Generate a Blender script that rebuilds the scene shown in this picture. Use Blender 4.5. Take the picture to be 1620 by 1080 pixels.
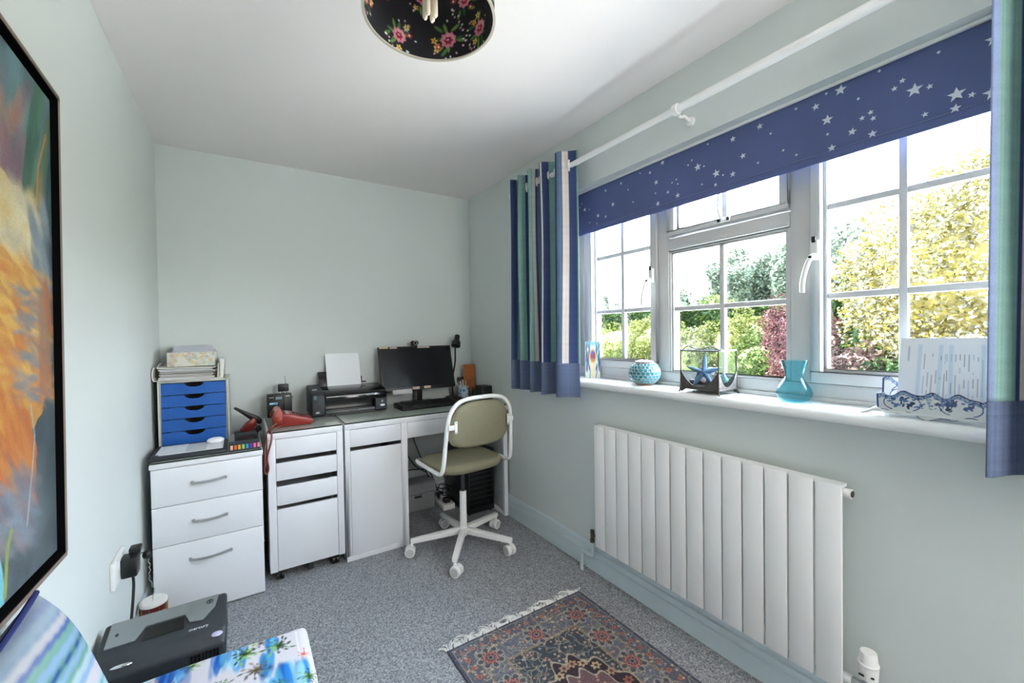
import bpy, bmesh, math, random
import numpy as np
from mathutils import Vector, Matrix, Euler
random.seed(7); rng = np.random.default_rng(11)
for o in list(bpy.data.objects): bpy.data.objects.remove(o)
scene = bpy.context.scene
COL = scene.collection

# ------------------------------------------------------------------ camera
cam_d = bpy.data.cameras.new('camera'); cam = bpy.data.objects.new('camera', cam_d); COL.objects.link(cam)
cam_d.sensor_width = 36.0; cam_d.lens = 660.9 / 1620 * 36.0
cam_d.clip_start = 0.02; cam_d.clip_end = 500
_r = Vector((0.83951808, -0.54311331, -0.01540516)); _u = Vector((0.02171032, 0.00520128, 0.99975077)); _f = Vector((0.54289783, 0.8396433, -0.01615773))
m = Matrix.Identity(4)
for i in range(3):
    m[i][0] = _r[i]; m[i][1] = _u[i]; m[i][2] = -_f[i]
m[0][3], m[1][3], m[2][3] = 0.0, 0.0, 1.2238
cam.matrix_world = m
scene.camera = cam

# ------------------------------------------------------------------ world, sun, rear fill light, exposure
world = bpy.data.worlds.new('sky'); scene.world = world; world.use_nodes = True
wn = world.node_tree.nodes; wl_ = world.node_tree.links
bg = wn['Background']
_tc = wn.new('ShaderNodeTexCoord'); _sep = wn.new('ShaderNodeSeparateXYZ'); _ramp = wn.new('ShaderNodeValToRGB')
wl_.new(_tc.outputs['Generated'], _sep.inputs[0]); wl_.new(_sep.outputs['Z'], _ramp.inputs[0]); wl_.new(_ramp.outputs[0], bg.inputs[0])
_ramp.color_ramp.elements[0].position = 0.0; _ramp.color_ramp.elements[0].color = (0.95, 0.97, 1.0, 1)
_ramp.color_ramp.elements[1].position = 0.55; _ramp.color_ramp.elements[1].color = (0.68, 0.82, 1.0, 1)
bg.inputs[1].default_value = 15.5
sd = bpy.data.lights.new('sun', 'SUN'); sd.energy = 36.0; sd.angle = math.radians(0.6); sd.color = (1.0, 0.96, 0.88)
sun = bpy.data.objects.new('sun', sd); COL.objects.link(sun)
sun.rotation_euler = Vector((0.30, -0.55, -0.78)).to_track_quat('-Z', 'Y').to_euler()
# added fill light at the closed rear wall, unseen behind the camera
ad = bpy.data.lights.new('rear_fill_light', 'AREA'); ad.shape = 'RECTANGLE'; ad.size = 0.7; ad.size_y = 1.1; ad.energy = 14.5; ad.color = (1.0, 0.96, 0.92)
al = bpy.data.objects.new('rear_fill_light', ad); COL.objects.link(al)
al.location = (1.12, -0.985, 1.55); al.rotation_euler = Vector((0, 1, 0.02)).to_track_quat('-Z', 'Z').to_euler()
scene.view_settings.view_transform = 'Standard'; scene.view_settings.look = 'None'
scene.view_settings.gamma = 1.0; scene.view_settings.use_curve_mapping = False
scene.view_settings.exposure = 1.18
scene.cycles.max_bounces = 12; scene.cycles.diffuse_bounces = 8; scene.cycles.transparent_max_bounces = 16
scene.cycles.caustics_reflective = False; scene.cycles.caustics_refractive = False
scene.cycles.sample_clamp_indirect = 12.0

# ------------------------------------------------------------------ helpers
XL, XR, YB, YR, ZC = -0.375, 1.514, 2.943, -1.0, 2.285
def S(h):
    h = h.lstrip('#'); c = [int(h[i:i+2], 16) / 255 for i in (0, 2, 4)]
    return tuple(x / 12.92 if x <= 0.04045 else ((x + 0.055) / 1.055) ** 2.4 for x in c)
MATS = {}
def mat(name, col, rough=0.5, metal=0.0, spec=0.5, var=0.06, vscale=30.0, bump=0.0, bscale=200.0, trans=0.0, coat=0.0, stretch=None, emit=None):
    """procedural material: principled with a noise-driven colour variation and fine relief"""
    if name in MATS: return MATS[name]
    m = bpy.data.materials.new(name); m.use_nodes = True; MATS[name] = m
    n = m.node_tree.nodes; l = m.node_tree.links; b = n['Principled BSDF']
    if isinstance(col, str): col = S(col)
    b.inputs['Roughness'].default_value = rough; b.inputs['Metallic'].default_value = metal
    b.inputs['Specular IOR Level'].default_value = spec; b.inputs['Coat Weight'].default_value = coat
    tc = n.new('ShaderNodeTexCoord'); mp = n.new('ShaderNodeMapping'); l.new(tc.outputs['Object'], mp.inputs[0])
    if stretch: mp.inputs['Scale'].default_value = stretch
    nz = n.new('ShaderNodeTexNoise'); nz.inputs['Scale'].default_value = vscale; nz.inputs['Detail'].default_value = 4; l.new(mp.outputs[0], nz.inputs['Vector'])
    rp = n.new('ShaderNodeValToRGB'); l.new(nz.outputs['Fac'], rp.inputs[0])
    rp.color_ramp.elements[0].position = 0.3; rp.color_ramp.elements[1].position = 0.7
    rp.color_ramp.elements[0].color = (*[max(0, c * (1 - var)) for c in col], 1)
    rp.color_ramp.elements[1].color = (*[min(1, c * (1 + var)) for c in col], 1)
    l.new(rp.outputs[0], b.inputs['Base Color'])
    if bump:
        n2 = n.new('ShaderNodeTexNoise'); n2.inputs['Scale'].default_value = bscale; n2.inputs['Detail'].default_value = 3; l.new(mp.outputs[0], n2.inputs['Vector'])
        bp = n.new('ShaderNodeBump'); bp.inputs['Strength'].default_value = bump; bp.inputs['Distance'].default_value = 0.002
        l.new(n2.outputs['Fac'], bp.inputs['Height']); l.new(bp.outputs[0], b.inputs['Normal'])
    if trans:
        b.inputs['Transmission Weight'].default_value = trans
    if emit:
        b.inputs['Emission Color'].default_value = (*emit[:3], 1); b.inputs['Emission Strength'].default_value = emit[3]
    return m
def attr_mat(name, rough=0.8, bump=0.0, bscale=600, spec=0.3, transl=0.0, coat=0.0, weave=0.0):
    """printed cloth, paint or leaf: colour comes from the mesh's own print attribute, grain from noise nodes"""
    if name in MATS: return MATS[name]
    m = bpy.data.materials.new(name); m.use_nodes = True; MATS[name] = m
    n = m.node_tree.nodes; l = m.node_tree.links; b = n['Principled BSDF']
    b.inputs['Roughness'].default_value = rough; b.inputs['Specular IOR Level'].default_value = spec; b.inputs['Coat Weight'].default_value = coat
    at = n.new('ShaderNodeAttribute'); at.attribute_name = 'print'
    tc = n.new('ShaderNodeTexCoord'); nz = n.new('ShaderNodeTexNoise'); nz.inputs['Scale'].default_value = bscale; nz.inputs['Detail'].default_value = 2; l.new(tc.outputs['Object'], nz.inputs['Vector'])
    mx = n.new('ShaderNodeMix'); mx.data_type = 'RGBA'; mx.blend_type = 'MULTIPLY'; mx.inputs['Factor'].default_value = weave
    rp = n.new('ShaderNodeValToRGB'); rp.color_ramp.elements[0].position = 0.3; rp.color_ramp.elements[0].color = (0.45, 0.45, 0.45, 1); rp.color_ramp.elements[1].position = 0.65
    rp.color_ramp.elements[1].color = (1.25, 1.25, 1.25, 1)
    l.new(nz.outputs['Fac'], rp.inputs[0]); l.new(at.outputs['Color'], mx.inputs['A']); l.new(rp.outputs[0], mx.inputs['B'])
    l.new(mx.outputs['Result'], b.inputs['Base Color'])
    if bump:
        bp = n.new('ShaderNodeBump'); bp.inputs['Strength'].default_value = bump; bp.inputs['Distance'].default_value = 0.002
        l.new(nz.outputs['Fac'], bp.inputs['Height']); l.new(bp.outputs[0], b.inputs['Normal'])
    if transl:
        t = n.new('ShaderNodeBsdfTranslucent'); l.new(mx.outputs['Result'], t.inputs['Color'])
        ms = n.new('ShaderNodeMixShader'); ms.inputs[0].default_value = transl
        l.new(b.outputs[0], ms.inputs[1]); l.new(t.outputs[0], ms.inputs[2]); l.new(ms.outputs[0], n['Material Output'].inputs[0])
    return m
def clear_mat(name, tint, refl=0.06, rough=0.02):
    """thin clear glass: see-through with a Fresnel mirror on top"""
    if name in MATS: return MATS[name]
    m = bpy.data.materials.new(name); m.use_nodes = True; MATS[name] = m
    n = m.node_tree.nodes; l = m.node_tree.links; n.remove(n['Principled BSDF'])
    t = n.new('ShaderNodeBsdfTransparent'); g = n.new('ShaderNodeBsdfGlossy'); g.inputs['Roughness'].default_value = rough
    fc = n.new('ShaderNodeLayerWeight'); fc.inputs['Blend'].default_value = 0.5
    pw = n.new('ShaderNodeMath'); pw.operation = 'POWER'; pw.inputs[1].default_value = 4.0; l.new(fc.outputs['Facing'], pw.inputs[0])
    lw = n.new('ShaderNodeMath'); lw.operation = 'MULTIPLY_ADD'; lw.inputs[1].default_value = 0.55; lw.inputs[2].default_value = refl * 0.5; l.new(pw.outputs[0], lw.inputs[0])
    tc = n.new('ShaderNodeTexCoord'); nz = n.new('ShaderNodeTexNoise'); nz.inputs['Scale'].default_value = 8; l.new(tc.outputs['Object'], nz.inputs['Vector'])
    rp = n.new('ShaderNodeValToRGB'); rp.color_ramp.elements[0].color = (*[c * 0.985 for c in tint], 1); rp.color_ramp.elements[1].color = (*tint, 1)
    l.new(nz.outputs['Fac'], rp.inputs[0]); l.new(rp.outputs[0], t.inputs['Color'])
    ms = n.new('ShaderNodeMixShader'); l.new(lw.outputs[0], ms.inputs[0]); l.new(t.outputs[0], ms.inputs[1]); l.new(g.outputs[0], ms.inputs[2])
    l.new(ms.outputs[0], n['Material Output'].inputs[0])
    return m

WL = {}
def wloc(o): return WL.get(o.name, Vector((0, 0, 0)))
def tag(o, label=None, cat=None, group=None, kind=None):
    if label: o['label'] = label
    if cat: o['category'] = cat
    if group: o['group'] = group
    if kind: o['kind'] = kind
    return o
def thing(name, loc, label=None, cat=None, group=None, kind=None):
    o = bpy.data.objects.new(name, None); COL.objects.link(o); o.location = loc; o.empty_display_size = 0.05
    WL[o.name] = Vector(loc); return tag(o, label, cat, group, kind)
def link_mesh(name, me, parent=None, origin=None):
    """link a mesh whose vertices are in world coordinates; its origin becomes the parent's or its own base"""
    n = len(me.vertices); co = np.empty(n * 3, np.float32); me.vertices.foreach_get('co', co); co = co.reshape(-1, 3)
    if parent is not None: org = wloc(parent)
    elif origin is not None: org = Vector(origin)
    else:
        lo, hi = co.min(0), co.max(0); org = Vector(((lo[0] + hi[0]) / 2, (lo[1] + hi[1]) / 2, lo[2]))
    co = co - np.array(org, np.float32); me.vertices.foreach_set('co', co.ravel()); me.update()
    o = bpy.data.objects.new(name, me); COL.objects.link(o)
    if parent is not None: o.parent = parent
    else: o.location = org
    WL[o.name] = Vector(org)
    return o
class MB:
    def __init__(s): s.v = []; s.f = []
    def add(s, v, f):
        k = len(s.v); s.v += [tuple(p) for p in v]; s.f += [[i + k for i in q] for q in f]; return s
    def box(s, x0, x1, y0, y1, z0, z1):
        return s.add([(x0,y0,z0),(x1,y0,z0),(x1,y1,z0),(x0,y1,z0),(x0,y0,z1),(x1,y0,z1),(x1,y1,z1),(x0,y1,z1)],
                     [(0,3,2,1),(4,5,6,7),(0,1,5,4),(1,2,6,5),(2,3,7,6),(3,0,4,7)])
    def obox(s, c, size, rot=None):
        c = Vector(c); R = (Euler(rot).to_matrix() if isinstance(rot, (tuple, list)) else rot) if rot is not None else Matrix.Identity(3)
        hx, hy, hz = [q / 2 for q in size]
        vs = [c + R @ Vector((a * hx, b * hy, d * hz)) for a, b, d in ((-1,-1,-1),(1,-1,-1),(1,1,-1),(-1,1,-1),(-1,-1,1),(1,-1,1),(1,1,1),(-1,1,1))]
        return s.add(vs, [(0,3,2,1),(4,5,6,7),(0,1,5,4),(1,2,6,5),(2,3,7,6),(3,0,4,7)])
    def prism(s, poly, axis, a0, a1, fn=None):
        """extrude a 2-D outline along axis ('X','Y','Z'); outline gives the other two coordinates in order"""
        n = len(poly)
        def pt(p, a):
            q = {'X': (a, p[0], p[1]), 'Y': (p[0], a, p[1]), 'Z': (p[0], p[1], a)}[axis]
            return fn(Vector(q)) if fn else q
        return s.add([pt(p, a0) for p in poly] + [pt(p, a1) for p in poly],
                     [tuple(range(n)), tuple(range(2 * n - 1, n - 1, -1))] + [(i, i + n, (i + 1) % n + n, (i + 1) % n) for i in range(n)])
    def tube(s, pts, r, n=10, caps=True, closed=False):
        pts = [Vector(p) for p in pts]; rs = r if isinstance(r, (list, tuple)) else [r] * len(pts); N = len(pts)
        k = len(s.v); up = None
        for i, p in enumerate(pts):
            if closed: t = pts[(i + 1) % N] - pts[i - 1]
            else: t = pts[min(i + 1, N - 1)] - pts[max(i - 1, 0)]
            t.normalize()
            if up is None:
                up = Vector((0, 0, 1)) if abs(t.z) < 0.9 else Vector((1, 0, 0))
            a = t.cross(up); 
            if a.length < 1e-6: a = t.cross(Vector((0.3, 0.8, 0.5)))
            a.normalize(); b = a.cross(t).normalized(); up = b
            for j in range(n):
                w = 2 * math.pi * j / n; s.v.append(tuple(p + (a * math.cos(w) + b * math.sin(w)) * rs[i]))
        for i in range(N if closed else N - 1):
            for j in range(n):
                q = k + i * n; q2 = k + ((i + 1) % N) * n
                s.f.append([q + j, q + (j + 1) % n, q2 + (j + 1) % n, q2 + j])
        if caps and not closed:
            s.f.append([k + j for j in range(n)][::-1]); s.f.append([k + (N - 1) * n + j for j in range(n)])
        return s
    def cyl(s, p0, p1, r0, r1=None, n=16):
        return s.tube([p0, p1], [r0, r0 if r1 is None else r1], n)
    def lathe(s, prof, c=(0, 0, 0), n=24, axis=None, mod=None):
        """profile of (radius, height) turned about a vertical axis at c; axis may be another direction"""
        c = Vector(c); R = Vector(axis).to_track_quat('Z', 'Y').to_matrix() if axis is not None else Matrix.Identity(3)
        k = len(s.v); N = len(prof)
        for (r, z) in prof:
            for j in range(n):
                w = 2 * math.pi * j / n; rr = r * (mod(w, z) if mod else 1)
                s.v.append(tuple(c + R @ Vector((rr * math.cos(w), rr * math.sin(w), z))))
        for i in range(N - 1):
            for j in range(n):
                s.f.append([k + i * n + j, k + i * n + (j + 1) % n, k + (i + 1) * n + (j + 1) % n, k + (i + 1) * n + j])
        shut = abs(prof[0][0] - prof[-1][0]) < 1e-9 and abs(prof[0][1] - prof[-1][1]) < 1e-9
        if prof[0][0] > 1e-5 and not shut: s.f.append([k + j for j in range(n)][::-1])
        if prof[-1][0] > 1e-5 and not shut: s.f.append([k + (N - 1) * n + j for j in range(n)])
        return s
    def ball(s, c, rx, ry=None, rz=None, n=16, m=10):
        ry = ry or rx; rz = rz or rx; c = Vector(c); k = len(s.v)
        for i in range(m + 1):
            th = math.pi * i / m
            for j in range(n):
                w = 2 * math.pi * j / n
                s.v.append((c.x + rx * math.sin(th) * math.cos(w), c.y + ry * math.sin(th) * math.sin(w), c.z - rz * math.cos(th)))
        for i in range(m):
            for j in range(n): s.f.append([k + i * n + j, k + i * n + (j + 1) % n, k + (i + 1) * n + (j + 1) % n, k + (i + 1) * n + j])
        return s
    def xf(s, fn):
        s.v = [tuple(fn(Vector(p))) for p in s.v]; return s
    def mesh(s, name, material, bevel=0.0, seg=2, smooth=False, angle=35):
        me = bpy.data.meshes.new(name)
        bm = bmesh.new(); vs = [bm.verts.new(p) for p in s.v]
        for q in s.f:
            try: bm.faces.new([vs[i] for i in q])
            except ValueError: pass
        bmesh.ops.remove_doubles(bm, verts=bm.verts, dist=1e-6)
        bmesh.ops.recalc_face_normals(bm, faces=bm.faces)
        if bevel:
            es = [e for e in bm.edges if len(e.link_faces) == 2 and e.calc_face_angle(0) > math.radians(30)]
            bmesh.ops.bevel(bm, geom=es, offset=bevel, segments=seg, profile=0.5, affect='EDGES', clamp_overlap=True)
        bm.to_mesh(me); bm.free()
        if smooth or bevel:
            me.polygons.foreach_set('use_smooth', [True] * len(me.polygons))
            me.set_sharp_from_angle(angle=math.radians(angle))
        me.materials.append(material)
        return me
    def build(s, name, material, parent=None, bevel=0.0, seg=2, smooth=False, angle=35, label=None, cat=None, group=None, kind=None, origin=None):
        o = link_mesh(name, s.mesh(name, material, bevel, seg, smooth, angle), parent, origin)
        return tag(o, label, cat, group, kind)
def box(*a): return MB().box(*a)
def grid_mesh(name, P, material, cols=None, smooth=True, thickness=None):
    """P: (nv, nu, 3) points of a sheet; cols: (nv, nu, 3) print colours (linear)"""
    nv, nu, _ = P.shape; idx = np.arange(nv * nu).reshape(nv, nu)
    q = np.stack([idx[:-1, :-1], idx[:-1, 1:], idx[1:, 1:], idx[1:, :-1]], -1).reshape(-1, 4)
    return fast_mesh(name, P.reshape(-1, 3), q, material, None if cols is None else cols.reshape(-1, 3), smooth)
def fast_mesh(name, V, Q, material, cols=None, smooth=False):
    me = bpy.data.meshes.new(name); V = np.asarray(V, np.float32); Q = np.asarray(Q, np.int32)
    me.vertices.add(len(V)); me.vertices.foreach_set('co', V.ravel())
    me.loops.add(Q.size); me.loops.foreach_set('vertex_index', Q.ravel())
    me.polygons.add(len(Q)); me.polygons.foreach_set('loop_start', np.arange(0, Q.size, Q.shape[1], dtype=np.int32))
    me.update(calc_edges=True)
    if smooth: me.polygons.foreach_set('use_smooth', np.ones(len(Q), bool))
    if cols is not None:
        a = me.attributes.new('print', 'FLOAT_COLOR', 'POINT'); c = np.ones((len(V), 4), np.float32); c[:, :3] = cols; a.data.foreach_set('color', c.ravel())
    me.materials.append(material); return me
def bez(pts, k=8):
    """smooth polyline through points (Catmull-Rom)"""
    P = [Vector(p) for p in pts]; P = [2 * P[0] - P[1]] + P + [2 * P[-1] - P[-2]]; out = []
    for i in range(1, len(P) - 2):
        a, b, c, d = P[i-1:i+3]
        for j in range(k):
            t = j / k; out.append(0.5 * ((2 * b) + (c - a) * t + (2 * a - 5 * b + 4 * c - d) * t * t + (3 * b - a - 3 * c + d) * t ** 3))
    out.append(P[-2]); return out
def text_mb(txt, size, fn):
    """lettering as thin mesh; fn maps (x, y, depth) of the flat text to the world"""
    cu = bpy.data.curves.new('lettering', 'FONT'); cu.body = txt; cu.size = size; cu.extrude = 0.0003; cu.resolution_u = 2
    ob = bpy.data.objects.new('lettering', cu); COL.objects.link(ob); bpy.context.view_layer.update()
    me = ob.evaluated_get(bpy.context.evaluated_depsgraph_get()).to_mesh()
    mb = MB(); mb.add([fn(v.co) for v in me.vertices], [list(p.vertices) for p in me.polygons])
    bpy.data.objects.remove(ob); bpy.data.curves.remove(cu); return mb
# ---- flat print painter: shapes are laid on an array of colours given at physical (u, v) positions
class Print:
    def __init__(s, u0, u1, v0, v1, step, base):
        s.u = np.linspace(u0, u1, int(round((u1 - u0) / step)) + 1); s.v = np.linspace(v0, v1, int(round((v1 - v0) / step)) + 1)
        s.U, s.V = np.meshgrid(s.u, s.v); s.c = np.empty(s.U.shape + (3,)); s.c[:] = S(base) if isinstance(base, str) else base; s.step = step
    def _win(s, x, y, r):
        i0, i1 = np.searchsorted(s.u, x - r), np.searchsorted(s.u, x + r) + 1; j0, j1 = np.searchsorted(s.v, y - r), np.searchsorted(s.v, y + r) + 1
        return slice(j0, j1), slice(i0, i1)
    def ell(s, x, y, rx, ry, col, ang=0, a=1.0, soft=None, petals=0, depth=0.3, phase=0):
        w = s._win(x, y, max(rx, ry) * 1.3 + 2 * s.step); U = s.U[w] - x; V = s.V[w] - y
        if U.size == 0: return
        c, n = math.cos(ang), math.sin(ang); p = (U * c + V * n) / rx; q = (-U * n + V * c) / ry; d = np.sqrt(p * p + q * q)
        if petals: d = d / (1 - depth * 0.5 + depth * 0.5 * np.cos(petals * (np.arctan2(q, p) + phase)))
        sf = soft if soft is not None else min(0.9, 1.2 * s.step / min(rx, ry))
        k = (np.clip((1 - d) / sf + 0.5, 0, 1) * a)[..., None]; s.c[w] = s.c[w] * (1 - k) + np.array(S(col) if isinstance(col, str) else col) * k
    def ring(s, x, y, r, t, col, a=1.0, petals=0, depth=0.3):
        w = s._win(x, y, r * 1.4 + t); U = s.U[w] - x; V = s.V[w] - y
        if U.size == 0: return
        d = np.hypot(U, V); rr = r
        if petals: rr = r * (1 - depth * 0.5 + depth * 0.5 * np.cos(petals * np.arctan2(V, U)))
        k = (np.clip((t / 2 - np.abs(d - rr)) / s.step + 0.5, 0, 1) * a)[..., None]; s.c[w] = s.c[w] * (1 - k) + np.array(S(col)) * k
    def line(s, pts, t, col, a=1.0, taper=False):
        for (x0, y0), (x1, y1) in zip(pts[:-1], pts[1:]):
            L = math.hypot(x1 - x0, y1 - y0); 
            if L < 1e-6: continue
            w = s._win((x0 + x1) / 2, (y0 + y1) / 2, L / 2 + t); U = s.U[w]; V = s.V[w]
            if U.size == 0: continue
            h = np.clip(((U - x0) * (x1 - x0) + (V - y0) * (y1 - y0)) / L ** 2, 0, 1); d = np.hypot(U - x0 - h * (x1 - x0), V - y0 - h * (y1 - y0))
            tt = t / 2 * (np.sin(np.pi * np.clip(h, .03, .97)) if taper else 1)
            k = (np.clip((tt - d) / s.step + 0.5, 0, 1) * a)[..., None]; s.c[w] = s.c[w] * (1 - k) + np.array(S(col)) * k
    def rect(s, x0, x1, y0, y1, col, a=1.0):
        k = (np.clip((s.U - x0) / s.step + .5, 0, 1) * np.clip((x1 - s.U) / s.step + .5, 0, 1) * np.clip((s.V - y0) / s.step + .5, 0, 1) * np.clip((y1 - s.V) / s.step + .5, 0, 1) * a)[..., None]
        s.c = s.c * (1 - k) + np.array(S(col)) * k
    def sheet(s, name, fn, material, parent=None, **kw):
        P = np.stack(fn(s.U, s.V), -1); o = link_mesh(name, grid_mesh(name, P, material, s.c), parent)
        return tag(o, **kw)

# ------------------------------------------------------------------ common materials
M_wall = mat('painted_plaster', '#cfd5d3', 0.85, spec=0.25, var=0.012, vscale=3, bump=0.05, bscale=260)
M_ceil = mat('ceiling_paint', '#e9e5e3', 0.9, spec=0.2, var=0.01, vscale=3, bump=0.04, bscale=200)
M_base = mat('blue_gloss_paint', '#ccd8dd', 0.45, var=0.03, vscale=12)
M_sill = mat('white_sill_paint', '#f0f1f0', 0.4, var=0.01, vscale=6)
M_upvc = mat('white_upvc', '#cbcac8', 0.45, spec=0.3, var=0.01, vscale=6)
M_white = mat('white_laminate', '#e3e4e8', 0.38, var=0.015, vscale=5)
M_rad = mat('radiator_enamel', '#eeeeed', 0.30, var=0.01, vscale=5)
M_black = mat('black_plastic', '#15181a', 0.42, var=0.15, vscale=60)
M_gloss = mat('black_gloss_plastic', '#0d1011', 0.12, var=0.1, vscale=20)
M_dark = mat('charcoal_plastic', '#2b3035', 0.55, var=0.1, vscale=50, bump=0.1, bscale=500)
M_steel = mat('brushed_steel', '#b4b6b8', 0.35, metal=0.55, var=0.08, vscale=40, stretch=(1, 8, 8))
M_chrome = mat('chrome', '#d6d8da', 0.12, metal=1.0, var=0.03)
M_paper = mat('white_paper', '#e9ebee', 0.8, var=0.02, vscale=8)
M_glass = clear_mat('window_glass', (0.985, 0.995, 0.99))
M_red = mat('red_plastic', '#8f2a22', 0.3, var=0.08, vscale=20)
M_redl = mat('faded_red_plastic', '#b0605a', 0.4, var=0.08, vscale=20)
M_cable = mat('black_cable', '#101214', 0.5, var=0.1)
M_whitep = mat('white_enamel', '#e9e9e7', 0.3, var=0.012, vscale=10)

# carpet: speckled loop pile
M_carpet = bpy.data.materials.new('speckled_carpet'); M_carpet.use_nodes = True
n = M_carpet.node_tree.nodes; l = M_carpet.node_tree.links; b = n['Principled BSDF']; b.inputs['Roughness'].default_value = 1.0; b.inputs['Specular IOR Level'].default_value = 0.05
tc = n.new('ShaderNodeTexCoord'); n1 = n.new('ShaderNodeTexNoise'); n1.inputs['Scale'].default_value = 170; n1.inputs['Detail'].default_value = 3; n1.inputs['Roughness'].default_value = 0.7
l.new(tc.outputs['Object'], n1.inputs['Vector']); rp = n.new('ShaderNodeValToRGB'); e = rp.color_ramp.elements
e[0].position = 0.33; e[0].color = (*S('#5f6166'), 1); e[1].position = 0.72; e[1].color = (*S('#d2d2d6'), 1); q = e.new(0.5); q.color = (*S('#97999e'), 1)
l.new(n1.outputs['Fac'], rp.inputs[0])
n2 = n.new('ShaderNodeTexNoise'); n2.inputs['Scale'].default_value = 2.2; l.new(tc.outputs['Object'], n2.inputs['Vector'])
mx = n.new('ShaderNodeMix'); mx.data_type = 'RGBA'; mx.blend_type = 'MULTIPLY'; mx.inputs['Factor'].default_value = 0.15
l.new(rp.outputs[0], mx.inputs['A']); l.new(n2.outputs['Fac'], mx.inputs['B']); l.new(mx.outputs['Result'], b.inputs['Base Color'])
bp = n.new('ShaderNodeBump'); bp.inputs['Strength'].default_value = 0.7; bp.inputs['Distance'].default_value = 0.004; l.new(n1.outputs['Fac'], bp.inputs['Height']); l.new(bp.outputs[0], b.inputs['Normal'])

# ------------------------------------------------------------------ room shell
def struct(o): o['kind'] = 'structure'; return o
struct(box(XL - .1, XR + .3, YR - .1, YB + .1, -.12, 0).build('floor', M_carpet))
struct(box(XL - .1, XR + .3, YR - .1, YB + .1, ZC, ZC + .1).build('ceiling', M_ceil))
struct(box(XL - .1, XL, YR - .1, YB + .1, 0, ZC).build('wall_left', M_wall))
struct(box(XL, XR, YB, YB + .1, 0, ZC).build('wall_back', M_wall))
WY0, WY1, WZ0, WZ1, XO = 0.10, 1.80, 0.948, 1.99, 1.80
w = MB().box(XR, XO, YR - .1, YB + .1, 0, WZ0).box(XR, XO, YR - .1, YB + .1, WZ1, ZC).box(XR, XO, YR - .1, WY0, WZ0, WZ1).box(XR, XO, WY1, YB + .1, WZ0, WZ1)
struct(w.build('wall_right', M_wall))
w = MB().box(XL, XR, YR - .1, YR, 0, ZC)
struct(w.build('wall_rear', M_wall))
prof = [(0, 0), (.018, 0), (.018, .074), (.011, .077), (.011, .081), (.017, .084), (.0145, .105), (.007, .108), (.007, .112), (.0125, .115), (.011, .130), (.008, .135), (0, .137)]
struct(MB().prism([(XR - d, z) for d, z in prof], 'Y', YR, YB).build('baseboard_right', M_base))
struct(MB().prism([(XL + d, z) for d, z in prof], 'Y', YR, YB).build('baseboard_left', M_base))
struct(MB().prism([(YB - d, z) for d, z in prof], 'X', XL + .02, XR - .02).build('baseboard_back', M_base))

# ------------------------------------------------------------------ main window
win = thing('window_1', (1.62, .95, WZ0), kind='structure'); win['label'] = 'white casement window with glazing bars above the radiator'
F0, F1 = 1.622, 1.70
MB().box(F0, F1, WY0, WY1, .985, 1.045).box(F0, F1, WY0, WY1, 1.93, WZ1).box(F0, F1, WY0, .16, 1.045, 1.93).box(F0, F1, 1.739, WY1, 1.045, 1.93).build('outer_frame', M_upvc, win, bevel=.003)
MB().box(F0, F1, 1.199, 1.256, 1.045, 1.93).build('mullion', M_upvc, win, bevel=.003)
MB().box(F0, F1, .638, .702, 1.045, 1.93).build('mullion', M_upvc, win, bevel=.003)
MB().prism([(F0 - .006, 1.590), (F0 - .006, 1.640), (F1, 1.648), (F1, 1.584)], 'Y', .702, 1.199).build('transom', M_upvc, win, bevel=.002)
# stepped bed mould at the foot of the frame
MB().box(1.612, 1.622, WY0, WY1, .985, 1.000).build('frame_bead', M_upvc, win, bevel=.002)
def light(name, y0, y1, z0, z1, gy0, gy1, gz0, gz1, vb, hb, proud=True):
    """one sash: frame, its glazing bars and its panes"""
    x0 = 1.606 if proud else 1.626; x1 = 1.668; d = .010
    fr = MB().box(x0, x1, y0, y1, z0, gz0 - d).box(x0, x1, y0, y1, gz1 + d, z1).box(x0, x1, y0, gy0 - d, gz0 - d, gz1 + d).box(x0, x1, gy1 + d, y1, gz0 - d, gz1 + d)
    s = fr.build(name, M_upvc, win, bevel=.003)
    bd = MB()   # sloping glazing bead round the glass
    for a in ((gy0 - d, gy1 + d, gz0 - d, gz0), (gy0 - d, gy1 + d, gz1, gz1 + d), (gy0 - d, gy0, gz0, gz1), (gy1, gy1 + d, gz0, gz1)): bd.box(1.632, 1.660, *a)
    bd.build('glazing_bead', M_upvc, s, bevel=.002)
    for y in vb: MB().box(1.636, 1.656, y - .0105, y + .0105, gz0, gz1).build('glazing_bar', M_upvc, s, bevel=.004)
    ys = [gy0] + sorted(vb) + [gy1]; zs = [gz0] + sorted(hb) + [gz1]
    for z in hb:
        for a, c in zip(ys[:-1], ys[1:]):
            MB().box(1.637, 1.655, a + (.0105 if a != gy0 else 0), c - (.0105 if c != gy1 else 0), z - .0105, z + .0105).build('glazing_bar', M_upvc, s, bevel=.004)
    for a, c in zip(ys[:-1], ys[1:]):
        for e0, e1 in zip(zs[:-1], zs[1:]): MB().box(1.657, 1.661, a, c, e0, e1).build('pane', M_glass, s)
    return s
cl = light('casement', 1.258, 1.737, 1.047, 1.928, 1.300, 1.668, 1.093, 1.885, [1.484], [1.338, 1.628])
cr = light('casement', .162, .636, 1.047, 1.928, .222, .596, 1.093, 1.885, [.408], [1.336, 1.630])
cc = light('fixed_light', .704, 1.197, 1.047, 1.582, .722, 1.182, 1.053, 1.575, [.960], [1.328], proud=False)
cv = light('vent_sash', .704, 1.197, 1.650, 1.928, .742, 1.150, 1.680, 1.885, [.948], [])
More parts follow.
